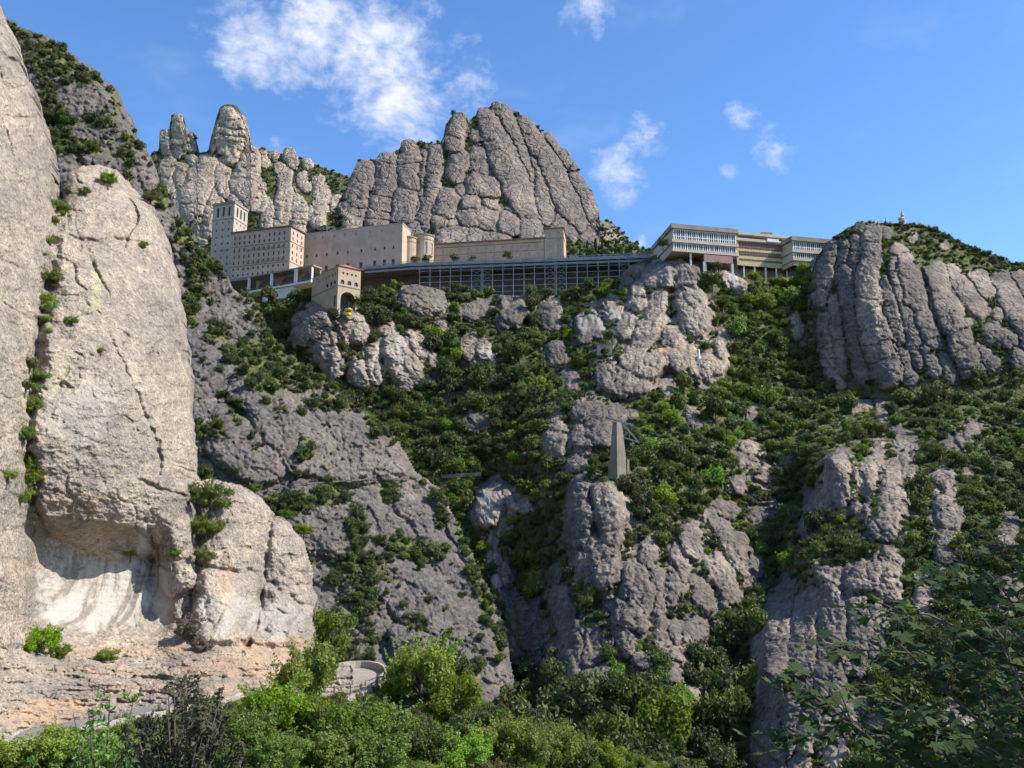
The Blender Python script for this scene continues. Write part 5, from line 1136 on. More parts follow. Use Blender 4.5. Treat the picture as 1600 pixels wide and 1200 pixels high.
T.side(0, grid_open(L, 2, 1.05, [(h - 4.2 - 4.0 * k, 2.1) for k in range(5) if h - 4.2 - 4 * k > .5], 3.0, L - 2.6), .35, 'window', B_glass2); T.finish(); T.slab('roof', z1, z1 + .7, .6, B_roof); T.slab('string_course', z1 - 5.6, z1 - 5.3, .18, B_trim)

# --- promenade deck and steel viaduct
ZD = 141.8
def deckY(px): return float(np.interp(px, [340, 372, 640, 1020, 1050], [474, 468, 443.7, 430, 428]))
def deckP(px, dz=0.0, back=0.0):
    Y = deckY(px); p = at(px, 500, Y); return Vector((p.x, Y + back, ZD + dz))
px_d = list(np.linspace(350, 1030, 35)); V = []; F = []
for p in px_d: V += [deckP(p, 0), deckP(p, 0, 60), deckP(p, -1.6), deckP(p, -1.6, 60)]
for i in range(len(px_d) - 1):
    a = i * 4; b = a + 4; F += [(a, b, b + 1, a + 1), (a + 2, a + 3, b + 3, b + 2), (a, a + 2, b + 2, b)]
o = quads('promenade', V, F, B_conc); tag(o, None, None, None, 'structure')
e = root('viaduct', deckP(810, -22), 'long steel viaduct on slender columns carrying the promenade below the monastery', 'viaduct')
def prof(name, dz0, dz1, y0, y1, mat, pa=568, pb=1024):
    ps = list(np.linspace(pa, pb, 20)); V = []; F = []
    for p in ps: V += [deckP(p, dz0, y0), deckP(p, dz1, y0), deckP(p, dz1, y1), deckP(p, dz0, y1)]
    for i in range(19):
        for k in range(4): a = i * 4 + k; b = i * 4 + (k + 1) % 4; F.append((a, b, b + 4, a + 4))
    F += [(3, 2, 1, 0), (76, 77, 78, 79)]
    return quads(name, local(V, e), F, mat, e)
prof('deck_edge', -1.5, .15, -1.0, -.02, B_steel); prof('edge_girder', -3.3, -2.2, -.6, -.1, B_steel)
prof('railing', .9, 1.15, -.8, -.65, B_steel); prof('railing', .45, .55, -.8, -.7, B_steel)
prof('lamp_rail', -2.15, -1.55, .5, 1.0, B_dark)
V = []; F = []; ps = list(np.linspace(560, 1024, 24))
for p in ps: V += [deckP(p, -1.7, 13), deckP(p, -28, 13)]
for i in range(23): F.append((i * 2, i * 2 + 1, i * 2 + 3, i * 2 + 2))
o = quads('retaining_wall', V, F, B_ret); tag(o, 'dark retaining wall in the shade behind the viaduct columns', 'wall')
cols = [654.7, 671, 686.8, 703, 719.6, 736.2, 751.6, 754.2, 769.5, 785.6, 802.2, 818.9, 835.5, 851.9, 867.6, 870.0, 885.4, 902.5, 918.6, 935.7, 952.4, 969, 984.5]
def ground_z(px):
    """height of the slope below the deck edge there"""
    y = float(np.interp(px, R3.xs, R3.yt)); return min(ZD - 3.5, at(px, y + 6, deckY(px)).z - 1.5)
for p in cols:
    zb = ground_z(p); top = deckP(p, -1.5, -.5); bot = Vector((top.x, top.y, zb)); V, F = beam(bot, top, .42); quads('column', local(V, e), F, B_steel, e)
for lv in range(5):
    dz = -4.6 - lv * 3.0
    for a, b in zip(cols[:-1], cols[1:]):
        if b - a < 5: continue
        if ZD + dz < max(ground_z(a), ground_z(b)) + .8: continue
        V, F = beam(deckP(a, dz, -.5), deckP(b, dz, -.5), .28); quads('beam', local(V, e), F, B_steel, e)
for a, b in ((736.2, 751.6), (754.2, 769.5), (851.9, 867.6), (870.0, 885.4), (969, 984.5)):
    for lv in range(5):
        d0 = -1.8 - lv * 3.0; d1 = d0 - 3.0
        if ZD + d1 < ground_z(a) + .3: break
        for (q0, q1) in ((d0, d1), (d1, d0)):
            V, F = beam(deckP(a, q0, -.45), deckP(b, q1, -.45), .14); quads('brace', local(V, e), F, B_steel, e)

# --- cable car station
z1 = zz(529, 415, 390); zb = zz(525, 500, 390)
pC, pR, pL = Vector(xy(529, 415, 390)), Vector(xy(564, 423, 397.5)), Vector(xy(488, 435, 410)); pB = pR + (pL - pC)
T = Block('cable_car_station', [pL, pC, pR, pB], zb, z1, 'tan cable car station with red roof and tall arched bay above the rocks', 'station', None, B_stat); h = z1 - zb; L0, L1 = T.length(0), T.length(1)
ops = [(L1 * .13, L1 * .80, 3.0, 14.0, True, 9.0)] + [(L1 * f - .95, L1 * f + .95, h - 8.2, h - 6.2, True) for f in (.2, .5, .8)] + [(L1 * f - .5, L1 * f + .5, h - 3.6, h - 2.5) for f in (.22, .4, .6, .78)]
T.side(1, ops[1:], .5)
# rebuild the front with the open bay: side() was told of every window, the bay is cut without a pane
T.V = []; T.F = []
for ch in list(T.e.children): bpy.data.objects.remove(ch)
T.side(1, ops, .5)
big = max([c for c in T.e.children], key=lambda c: c.dimensions.x * c.dimensions.z); bpy.data.objects.remove(big)
T.side(0, [(L0 * f - .9, L0 * f + .9, h - 8.2, h - 6.2, True) for f in (.60, .74, .88)] + [(L0 * f - .5, L0 * f + .5, h - 3.8, h - 2.4) for f in (.3, .42, .54, .66, .78, .9)] + [(L0 * .86, L0 * .93, 7.0, 12.0)], .5)
T.finish()
V = [Vector((p.x, p.y, z1)) for p in T.foot]; cc = (T.foot[1] + T.foot[2]) / 2; dd = (T.foot[0] - T.foot[1])
r0 = cc + dd * .14 + Vector((0, 0, z1 + 2.4)); r1 = cc + dd * .9 + Vector((0, 0, z1 + 2.4))
ov = [(p - (T.foot[0] + T.foot[1] + T.foot[2] + T.foot[3]) / 4).normalized() * .6 for p in T.foot]
V = [Vector((p.x, p.y, z1 + .02)) + q for p, q in zip(T.foot, ov)] + [r0, r1]
quads('roof', local(V, T.e), [(1, 2, 4), (2, 3, 5, 4), (3, 0, 5), (0, 1, 4, 5), (0, 3, 2, 1)], B_red, T.e)
T.slab('string_course', z1 - 9.4, z1 - 9.0, .2, B_trim)
u = (pR - pC).normalized(); V = []; F = []
bw = L1 * .67; c0 = pC + u * L1 * .13; nn = Vector((u.y, -u.x)) * -4.4
i3 = lambda p, z: Vector((p.x, p.y, z))
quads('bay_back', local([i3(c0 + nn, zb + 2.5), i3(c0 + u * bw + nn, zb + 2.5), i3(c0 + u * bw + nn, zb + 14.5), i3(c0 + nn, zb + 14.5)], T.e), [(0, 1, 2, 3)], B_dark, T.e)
# cabin of the cable car
g = at(544.5, 484, 382); e = root('cable_car_cabin', g + Vector((0, 0, -2.6)), 'small yellow cable car cabin hanging below the station arch', 'cable car')
def lathe(prof_, n_=12):
    V = []; F = []
    for (r_, z) in prof_:
        for k in range(n_): a = 6.28318 * k / n_; V.append(Vector((r_ * math.cos(a), r_ * math.sin(a), z)))
    for i in range(len(prof_) - 1):
        for k in range(n_): a = i * n_ + k; b = i * n_ + (k + 1) % n_; F.append((a, b, b + n_, a + n_))
    F += [tuple(range(n_ - 1, -1, -1)), tuple(range((len(prof_) - 1) * n_, len(prof_) * n_))]
    return V, F
V, F = lathe([(.8, 0), (1.15, .25), (1.25, 1.0), (1.25, 1.15), (1.2, 2.0), (1.35, 2.3), (1.8, 2.5), (1.75, 2.9), (1.0, 3.1)]); quads('body', V, F, B_yellow, e)
V, F = lathe([(1.265, 1.15), (1.225, 2.0)]); quads('window_band', V, F, B_glass, e)
V, F = beam((0, 0, 3.0), (0, 0.9, 6.8), .22); quads('hanger', V, F, B_dark, e)

# --- road gallery left of the station
gz = zz(389, 456, 452); pa, pb = at(386, 456, 452), at(486, 462, 431); u = (Vector((pb.x, pb.y, 0)) - Vector((pa.x, pa.y, 0))); L = u.length; u = u / L; nrm = Vector((u.y, -u.x, 0))
o0 = Vector((pa.x, pa.y, 0)); e = root('road_gallery', o0 + Vector((0, 0, gz)), 'concrete road gallery with white pillars left of the cable car station', 'gallery')
zt = gz + 7.6
def lb(name, u0, u1, d0, d1, z0_, z1_, mat):
    c = o0 + u * (u0 + u1) / 2 - nrm * (d0 + d1) / 2 + Vector((0, 0, (z0_ + z1_) / 2)); V, F = boxvf(c, u * (u1 - u0), nrm * (d1 - d0), Vector((0, 0, z1_ - z0_))); return quads(name, local(V, e), F, mat, e)
lb('floor_slab', 0, L, -.6, 7, gz - 1.0, gz, B_white); lb('roof_beam', -1, L + .5, .2, 7, zt, zt + .8, B_conc); lb('back_wall', 0, L, 6.2, 7, gz, zt, B_pink)
for f, w in ((.0, 1.0), (.36, 1.2), (.73, 1.5), (.985, .5)): lb('pillar', L * f, L * f + w, 0, 1.2, gz, zt, B_white)
for f in (.18, .54, .86):
    c = o0 + u * L * f - nrm * 6.1; V = []; n_ = 10; rr = L * .15
    V = [c + u * (rr * math.cos(math.pi * k / n_)) + Vector((0, 0, gz + .2 + 1.9 + min(5.2, rr) * .9 * math.sin(math.pi * k / n_))) for k in range(n_ + 1)] + [c - u * rr + Vector((0, 0, gz + .2)), c + u * rr + Vector((0, 0, gz + .2))]
    quads('blind_arch', local(V, e), [tuple(range(len(V)))], B_ret, e)
lb('railing', 0, L, -.5, -.42, gz + .9, gz + 1.0, B_steel)
for k in range(14): lb('rail_post', L * k / 13 - .04, L * k / 13 + .04, -.5, -.42, gz, gz + .9, B_steel)
lb('lower_wall', L * .24, L * .72, .6, 3, gz - 6.5, gz - 1.0, B_white)
# bank between gallery and promenade
# --- concrete pylon of the cable car
PY = 274.0; zb = zz(968, 742, PY); zt = zz(965, 660, PY); c = at(966, 738, PY); e = root('cable_car_pylon', Vector((c.x, c.y, zb)), 'tapering concrete cable car pylon with steel arms standing on a rock spur', 'pylon')
H_ = zt - zb
def frus(name, z0_, z1_, a0, b0, a1, b1, rot, mat, off=(0, 0), off1=None):
    R = Matrix.Rotation(rot, 3, 'Z'); o1 = off1 or off; V = []
    for z_, a_, b_, of in ((z0_, a0, b0, off), (z1_, a1, b1, o1)):
        for (i, j) in ((-1, -1), (1, -1), (1, 1), (-1, 1)): V.append(R @ Vector((i * a_ / 2 + of[0], j * b_ / 2 + of[1], z_)))
    return quads(name, V, [(3, 2, 1, 0), (4, 5, 6, 7)] + [(i, (i + 1) % 4, 4 + (i + 1) % 4, 4 + i) for i in range(4)], mat, e)
rot = math.radians(35)
frus('plinth', -3, H_ * .27, 4.6, 4.4, 4.4, 4.2, rot, B_pyl); frus('shaft', H_ * .27, H_, 3.7, 3.5, 2.1, 1.9, rot, B_pyl)
for k, (i, j) in enumerate(((-1, -1), (1, -1))): frus('buttress', -3, H_ * .285, .9, .9, .9, .9, rot, B_pyl, (i * 2.05, j * 1.95))
for a, b, w in (((-3.4, -.2, H_ + 1.9), (1.2, -.2, H_ + .3), .55), ((1.2, -.2, H_ + .3), (5.0, -.2, H_ - 1.1), .3), ((-3.4, .9, H_ + 1.9), (1.2, .9, H_ + .3), .5), ((.9, -.1, H_ + .2), (6.4, -.4, H_ - 6.2), .28), ((1.6, .8, H_ + .2), (6.8, .6, H_ - 6.2), .28), ((1.6, -.2, H_ - 4.6), (6.6, -.4, H_ - 6.2), .34), ((1.6, .8, H_ - 4.6), (7.0, .6, H_ - 6.3), .34), ((1.7, 0, H_ - 4.5), (3.6, 0, H_ - 2.8), .2), ((3.6, 0, H_ - 2.8), (3.8, 0, H_ - 5.3), .2), ((1.0, 0, H_ - 1.0), (1.6, 0, H_ - 4.6), .25)):
    V, F = beam(a, b, w); quads('saddle_beam' if a[0] < 0 else 'arm_strut', V, F, B_steel if a[0] >= 0 else B_conc, e)
V, F = boxvf((-.2, -1.05, H_ * .52), Vector((.35, 0, 0)), Vector((0, .6, 0)), Vector((0, 0, .8))); quads('hatch', [Matrix.Rotation(rot, 3, 'Z') @ v for v in V], F, B_dark, e)

# --- hotel on the right
Yh = 400.0; z1 = zz(1048, 350, Yh); zf = [zz(1053, y, Yh) for y in (362, 371.5, 377.5, 387, 391)]
def hotel_wing(name, pc, pr, back, z1, bands, label, zbase, skirt):
    """a wing of concrete slabs with white window bands between them"""
    pc = Vector(pc); pr = Vector(pr); d = (pr - pc).normalized(); nb = Vector(back)
    T = Block(name, [pc, pr, pr + nb, pc + nb], zbase, z1 - .4, label, 'building', None, B_hot); h = z1 - zbase; L = T.length(0)
    core = Block.__new__(Block)
    ops = [(.5, L - .5, a - zbase, b - zbase, False, 1.4) for (a, b) in bands]
    T.side(0, ops, .6, 'window', B_glass); 
    T.finish(); T.slab('roof_slab', z1 - 2.2, z1, .9, B_conc)
    for (a, b) in bands:
        T.slab('floor_slab', a - 1.5, a - .05, .7, B_hot)
        n_ = int(L / 1.15); ang = math.atan2(d.y, d.x); nrm = Vector((d.y, -d.x)); me = None
        for i in range(n_ + 1):
            p = pc + d * (.5 + (L - 1.0) * i / n_) - nrm * .12; w = .5 if (i * 7) % 5 < 3 else .28
            if me is None or True:
                key = ('mul', round(b - a, 2), w)
                if key not in WIN:
                    V, F = boxvf((0, 0, 0), Vector((w, 0, 0)), Vector((0, .25, 0)), Vector((0, 0, b - a))); o = quads('mullion', V, F, B_white, T.e); WIN[key] = o.data
                else: o = link(bpy.data.objects.new('mullion', WIN[key]), T.e)
            o.location = Vector((p.x, p.y, (a + b) / 2)) - T.e.location; o.rotation_euler = (0, 0, ang)
        if b - a > 4: 
            p0 = pc + d * .5 - nrm * .1; p1 = pc + d * (L - .5) - nrm * .1; zc = a + (b - a) * .36
            V, F = beam((p0.x, p0.y, zc), (p1.x, p1.y, zc), .22, .3); quads('transom', local(V, T.e), F, B_white, T.e)
    return T
pc, pr = xy(1051, 352, Yh), xy(1150, 360, 407.6)
back = Vector(xy(1021, 386, 432)) - Vector(pc)
zA = zz(1053, 371.5, Yh); bands = [(zz(1053, 373.5, Yh), zz(1053, 359, Yh)), (zz(1053, 388, Yh), zz(1053, 379, Yh))]
zbase = zz(1053, 392, Yh)
T = hotel_wing('hotel_wing', pc, pr, back, z1, bands, 'left hotel wing with two white window bands and dark left side', zbase, True)
for f in (.27, .5): 
    p = Vector(pc).lerp(Vector(pr), f); V, F = boxvf((p.x, p.y + 1, zbase - 4), Vector((.8, 0, 0)), Vector((0, .8, 0)), Vector((0, 0, 9))); quads('column', local(V, T.e), F, B_white, T.e)
a2 = Vector(xy(1100, 398, 402.5)); b2 = Vector(xy(1145, 404, 406)); V, F = boxvf(((a2.x + b2.x) / 2, (a2.y + b2.y) / 2 + 4, zbase - 2.6), Vector(((b2 - a2).x, (b2 - a2).y, 0)), Vector((0, 8, 0)), Vector((0, 0, 3.6))); quads('lower_block', local(V, T.e), F, B_pink, T.e)
for f in (.0, .42, .98):
    p = a2.lerp(b2, f); V, F = boxvf((p.x, p.y + .6, zbase - 7.4), Vector((1.1, 0, 0)), Vector((0, 1, 0)), Vector((0, 0, 6))); quads('column', local(V, T.e), F, B_white, T.e)
p = a2.lerp(b2, .5); V, F = boxvf((p.x, p.y + 8, zbase - 6), Vector((22, 0, 0)), Vector((0, .6, 0)), Vector((0, 0, 10))); quads('back_wall', local(V, T.e), F, B_ret, T.e)
# middle section
m0, m1 = Vector(xy(1150, 362, 411)), Vector(xy(1234, 372, 418)); d = (m1 - m0).normalized(); nb = Vector((-d.y, d.x)) * 22; zt = zz(1153, 361, 409.5); zbm = zz(1190, 415, 412)
T = Block('hotel_middle_block', [m0, m1, m1 + nb, m0 + nb], zbm, zt, 'middle hotel section with brown lattice strips between yellow bands', 'building', None, B_yel); L = T.length(0); h = zt - zbm
zl = lambda y: zz(1152, y, 409.8) - zbm
strips = [(zl(386.5), zl(375.5)), (zl(397.5), zl(390)), (zl(405.5), zl(402)), (zl(369.5), zl(366))]
T.side(0, [(.8, L * .86, a, b, False, 1) for a, b in strips], .5, 'lattice_backing', B_lat, B_lat); T.finish(); T.slab('roof_slab', zt - 1.2, zt, .8, B_hot); T.slab('floor_slab', zbm + zl(374.5), zbm + zl(370.5), .8, B_hot)
ang = math.atan2(d.y, d.x); nrm = Vector((d.y, -d.x))
for (a, b) in strips[:3]:
    n_ = 30; key = ('lat', round(b - a, 2))
    for i in range(n_):
        p = m0 + d * (1.0 + (L * .86 - 1.4) * i / (n_ - 1)) - nrm * .1
        if key not in WIN: V, F = boxvf((0, 0, 0), Vector((.26, 0, 0)), Vector((0, .2, 0)), Vector((0, 0, b - a))); o = quads('lattice_fin', V, F, B_pink, T.e); WIN[key] = o.data
        else: o = link(bpy.data.objects.new('lattice_fin', WIN[key]), T.e)
        o.location = Vector((p.x, p.y, zbm + (a + b) / 2)) - T.e.location; o.rotation_euler = (0, 0, ang)
    k_ = max(2, int((b - a) / 1.1))
    for q in range(1, k_):
        zq = zbm + a + (b - a) * q / k_; p0 = m0 + d * .8 - nrm * .06; p1 = m0 + d * L * .86 - nrm * .06; V, F = beam((p0.x, p0.y, zq), (p1.x, p1.y, zq), .12, .2); quads('lattice_rail', local(V, T.e), F, B_pink, T.e)
c = m0 + d * (L * .66) + Vector((-d.y, d.x)) * 6; V, F = boxvf((c.x, c.y, zt + 1.2), Vector((5.2, .8, 0)), Vector((-.8, 5, 0)), Vector((0, 0, 3.2))); quads('roof_house', local(V, T.e), F, B_pink, T.e)
c = m0 + d * (L * .66) - Vector((-d.y, d.x)) * .5; V, F = boxvf((c.x, c.y, zt - 3.0), d.to_3d() * 6.2, Vector((-d.y, d.x, 0)) * 1.2, Vector((0, 0, 1.5))); quads('white_panel', local(V, T.e), F, B_white, T.e)
zc = zbm - 3.6
for i in range(5):
    p = m0 + d * (L * (.12 + .2 * i)); V, F = boxvf((p.x, p.y + .8, zc), Vector((.7, 0, 0)), Vector((0, .7, 0)), Vector((0, 0, 7.4))); quads('column', local(V, T.e), F, B_white, T.e)
p0, p1 = m0 + d * .5, m0 + d * (L - .5); V, F = boxvf(((p0.x + p1.x) / 2, (p0.y + p1.y) / 2 + 5, zc), (p1 - p0).to_3d(), Vector((0, .6, 0)), Vector((0, 0, 7.6))); quads('ground_floor_wall', local(V, T.e), F, B_pink, T.e)
V, F = boxvf(((p0.x + p1.x) / 2, (p0.y + p1.y) / 2 + .2, zc - 2.3), (p1 - p0).to_3d(), Vector((0, .2, 0)), Vector((0, 0, .25))); quads('railing', local(V, T.e), F, B_conc, T.e)
# right wing
pc, pr = xy(1238, 374, 409), xy(1300, 382, 414); z1r = zz(1238, 369.5, 409)
bands = [(zz(1242, 389.5, 409), zz(1242, 377, 409)), (zz(1242, 402.5, 409), zz(1242, 394, 409))]
T = hotel_wing('hotel_wing', pc, pr, Vector((-6, 20)), z1r, bands, 'right hotel wing partly hidden by the crag', zz(1242, 414, 409), False)
for f in (.12, .46, .8):
    p = Vector(pc).lerp(Vector(pr), f); V, F = boxvf((p.x, p.y + .8, T.z0 - 4), Vector((.8, 0, 0)), Vector((0, .8, 0)), Vector((0, 0, 8))); quads('column', local(V, T.e), F, B_white, T.e)
p = Vector(pc).lerp(Vector(pr), .45); V, F = boxvf((p.x, p.y + 7, T.z0 - 4), Vector((18, 0, 0)), Vector((0, .5, 0)), Vector((0, 0, 8))); quads('back_wall', local(V, T.e), F, B_pink, T.e)

# --- statue of piled stone on the crag, viewpoint posts, white marker, hut, terrace wall
c = at(1410, 352, 405); e = root('stone_monument', c + Vector((0, 0, -1)), 'tall piled stone monument with a figure on top of the right crag', 'monument')
q = mpp(405)
def lump(name, z0_, z1_, r0_, r1_, dx, mat=None, seed=1):
    rg = random.Random(seed); V, F = lathe([(r0_ * .8, z0_), (r0_, z0_ + (z1_ - z0_) * .25), ((r0_ + r1_) / 2 * 1.05, (z0_ + z1_) / 2), (r1_, z1_ - (z1_ - z0_) * .15), (r1_ * .6, z1_)], 9)
    V = [v * (1 + rg.uniform(-.07, .07)) + Vector((dx, 0, 0)) for v in V]; V = [Vector((v.x, v.y, max(z0_, min(z1_, v.z)))) for v in V]; return quads(name, V, F, mat or B_stone, e, None, True)
lump('plinth', 0, 2.2, 1.7, 1.5, 0, None, 1); lump('block', 2.1, 3.6, 1.35, 1.5, -.1, None, 2); lump('block', 3.5, 5.0, 1.5, 1.1, -.2, None, 3); lump('figure', 4.9, 7.2, .8, .7, .3, None, 4); lump('head', 7.0, 8.1, .5, .42, .45, None, 5)
for i, (px, hgt) in enumerate(((1372, 1.4), (1377, 1.2), (1384, 3.2), (1391, 1.5), (1394, 1.6), (1366, 1.2))):
    P = at(px, float(np.interp(px, R4.xs, R4.yt)) + 2, 402); e = root('viewpoint_post', P + Vector((0, 0, -.6)), 'thin post at the viewpoint left of the stone monument, number %d from the left' % (sorted((1372, 1377, 1384, 1391, 1394, 1366)).index(px) + 1), 'post', 'posts at the viewpoint')
    e['label'] = 'tall thin post at the viewpoint left of the stone monument' if hgt > 3 else ['leftmost', 'second', 'third', '', 'fourth', 'rightmost'][sorted((1372, 1377, 1391, 1394, 1366, 1384)).index(px)] + ' short post at the viewpoint beside the stone monument'
    V, F = lathe([(.14, 0), (.13, hgt * .6), (.1, hgt + .6), (.16, hgt + .62), (.12, hgt + .8)], 6); quads('shaft', V, F, B_dark, e)
P = R3.point(1092, 560); e = root('white_marker', at(1092, 559, P.y - 2), 'small white stone marker on a ledge below the hotel rocks', 'marker'); s_ = mpp(P.y)
V, F = lathe([(1.0, -1), (1.0, .4), (.62, .5), (.52, 2.9), (.56, 3.0), (.3, 3.5)], 8); quads('shaft', V, F, B_white, e)
P = R3.point(944, 552); c = at(944, 552, P.y - 3); 
T = Block('ledge_hut', [(c.x - 2.8, c.y), (c.x + 3.2, c.y - .6), (c.x + 3.2, c.y + 4), (c.x - 2.8, c.y + 4)], c.z - 1, c.z + 3.4, 'small stone hut with one dark opening on the rock ledge', 'hut', None, B_stone); T.side(0, [(2.4, 3.4, 1.6, 3.3)]); T.finish(); T.slab('roof', T.z1, T.z1 + .3, .3, B_trim)
e = root('terrace_wall', R3.point(722, 745), 'low rubble terrace wall with a railing above the hanging ivy', 'wall')
Yw = min(R3.depth(x_, 742) for x_ in range(684, 754, 6)) - 2.0; a, b = at(690, 743, Yw), at(752, 739, Yw - 1); V, F = beam(a + Vector((0, 0, -.4)), b + Vector((0, 0, -.4)), .7, 1.4); quads('wall', local(V, e), F, B_pyl, e)
V, F = beam(a + Vector((0, 0, 1.6)), b + Vector((0, 0, 1.6)), .12); quads('railing', local(V, e), F, B_pyl, e)
for k in range(9):
    p = a.lerp(b, k / 8); V, F = beam(p, p + Vector((0, 0, 1.6)), .14); quads('rail_post', local(V, e), F, B_stone, e)
# footpath kerb across the dark face
e = root('footpath_wall', R2.point(560, 751), 'thin low wall of the footpath crossing the dark rock face', 'wall')
ps = [R2.point(x, float(np.interp(x, [420, 480, 560, 640], [764, 757, 751, 749]))) + Vector((0, -.7, .2)) for x in range(430, 642, 10)]
V, F = merge([beam(p, q_, .3, .4) for p, q_ in zip(ps[:-1], ps[1:])]); quads('kerb', local(V, e), F, B_ret, e)

# ------------------------------------------------------------------ the road at the foot of the cliff
road = [(-120, 1200, 57.5), (0, 1171, 61.5), (110, 1147, 65.5), (220, 1124, 71), (330, 1101, 78), (400, 1088, 86), (450, 1078, 93), (500, 1068, 99)]
RP = [at(*q_) for q_ in road]
def dense(pts, k=6):
    out = []
    for a, b in zip(pts[:-1], pts[1:]): out += [a.lerp(b, t / k) for t in range(k)]
    return out + [pts[-1]]
RP = dense(RP)
def offs(pts, d):
    out = []
    for i, p in enumerate(pts):
        t = (pts[min(i + 1, len(pts) - 1)] - pts[max(i - 1, 0)]); t.z = 0; t.normalize(); out.append(p + Vector((-t.y, t.x, 0)) * d)
    return out
def ribbon(name, A, B, mat, parent=None, kind=None):
    V = A + B; k = len(A); F = [(i, i + 1, k + i + 1, k + i) for i in range(k - 1)]; o = quads(name, V if parent is None else local(V, parent), F, mat, parent)
    if kind: o['kind'] = kind
    return o
ribbon('road', [p + Vector((0, 0, -.35)) for p in RP], [p + Vector((0, 0, -.3)) for p in offs(RP, 5.5)], B_asph, None, 'structure')
e = root('road_parapet', RP[10], 'low rubble parapet along the road at the foot of the sunlit cliff', 'wall')
rs = random.Random(8)
me_cache = []
for i, (a, b) in enumerate(zip(RP[:-1], RP[1:])):
    n_ = max(1, int((b - a).length / 1.1))
    for k in range(n_):
        p0 = a.lerp(b, (k + .02) / n_); p1 = a.lerp(b, (k + .98) / n_); jz = rs.uniform(-.05, .05)
        if p0.y > 93: continue
        V, F = beam(p0 + Vector((0, 0, -.15 + jz)), p1 + Vector((0, 0, -.15 + jz)), .42 + rs.uniform(-.04, .04), .95); quads('coping_stone', local(V, e), F, B_stone, e)
e = root('road_pipe', RP[10], 'dark pipe running along the outside of the road parapet', 'pipe')
V, F = tube([p + Vector((0, -.34, -.22)) for p in RP[:-4]], [.085] * (len(RP) - 4), 6); quads('pipe', local(V, e), F, B_dark, e, None, True)
# --- lookout terrace on the bend
C0 = at(540, 1064, 104); ax, by = 4.3, 10.5; e = root('lookout_terrace', C0 + Vector((0, 0, -3)), 'curved stone lookout terrace with railing on the road bend', 'terrace')
n_ = 36; ring = [C0 + Vector((ax * math.cos(t), by * math.sin(t), 0)) for t in [6.28318 * k / n_ for k in range(n_)]]
V = ring + [p + Vector((0, 0, -4.2)) + (p - C0) * .03 for p in ring]; F = [tuple(range(n_))] + [(i, n_ + i, n_ + (i + 1) % n_, (i + 1) % n_) for i in range(n_)]
quads('floor', local(ring, e), [tuple(range(n_))], B_conc, e); quads('retaining_wall', local(V, e), F[1:], B_stone, e, None, True)
for k in range(n_):
    a, b = ring[k], ring[(k + 1) % n_]; ang = 360 * (k + .5) / n_
    if ang < 165 or ang > 352: 
        V, F = beam(a.lerp(b, .02) + Vector((0, 0, .4)), a.lerp(b, .98) + Vector((0, 0, .4)), .42, .85 + rs.uniform(-.05, .05)); quads('parapet_stone', local(V, e), F, B_stone, e)
    elif ang > 230:
        for z_ in (.5, .95): V, F = beam(a + Vector((0, 0, z_)), b + Vector((0, 0, z_)), .11); quads('rail', local(V, e), F, B_bark2, e) if False else quads('rail', local(V, e), F, B_trim, e)
        if k % 2 == 0: V, F = beam(a, a + Vector((0, 0, 1.1)), .17); quads('rail_post', local(V, e), F, B_trim, e)
V, F = tube([p + (p - C0) * .012 + Vector((0, -.08, -1.3)) for p in ring[22:36]], [.09] * 14, 6); quads('pipe', local(V, e), F, B_dark, e, None, True)

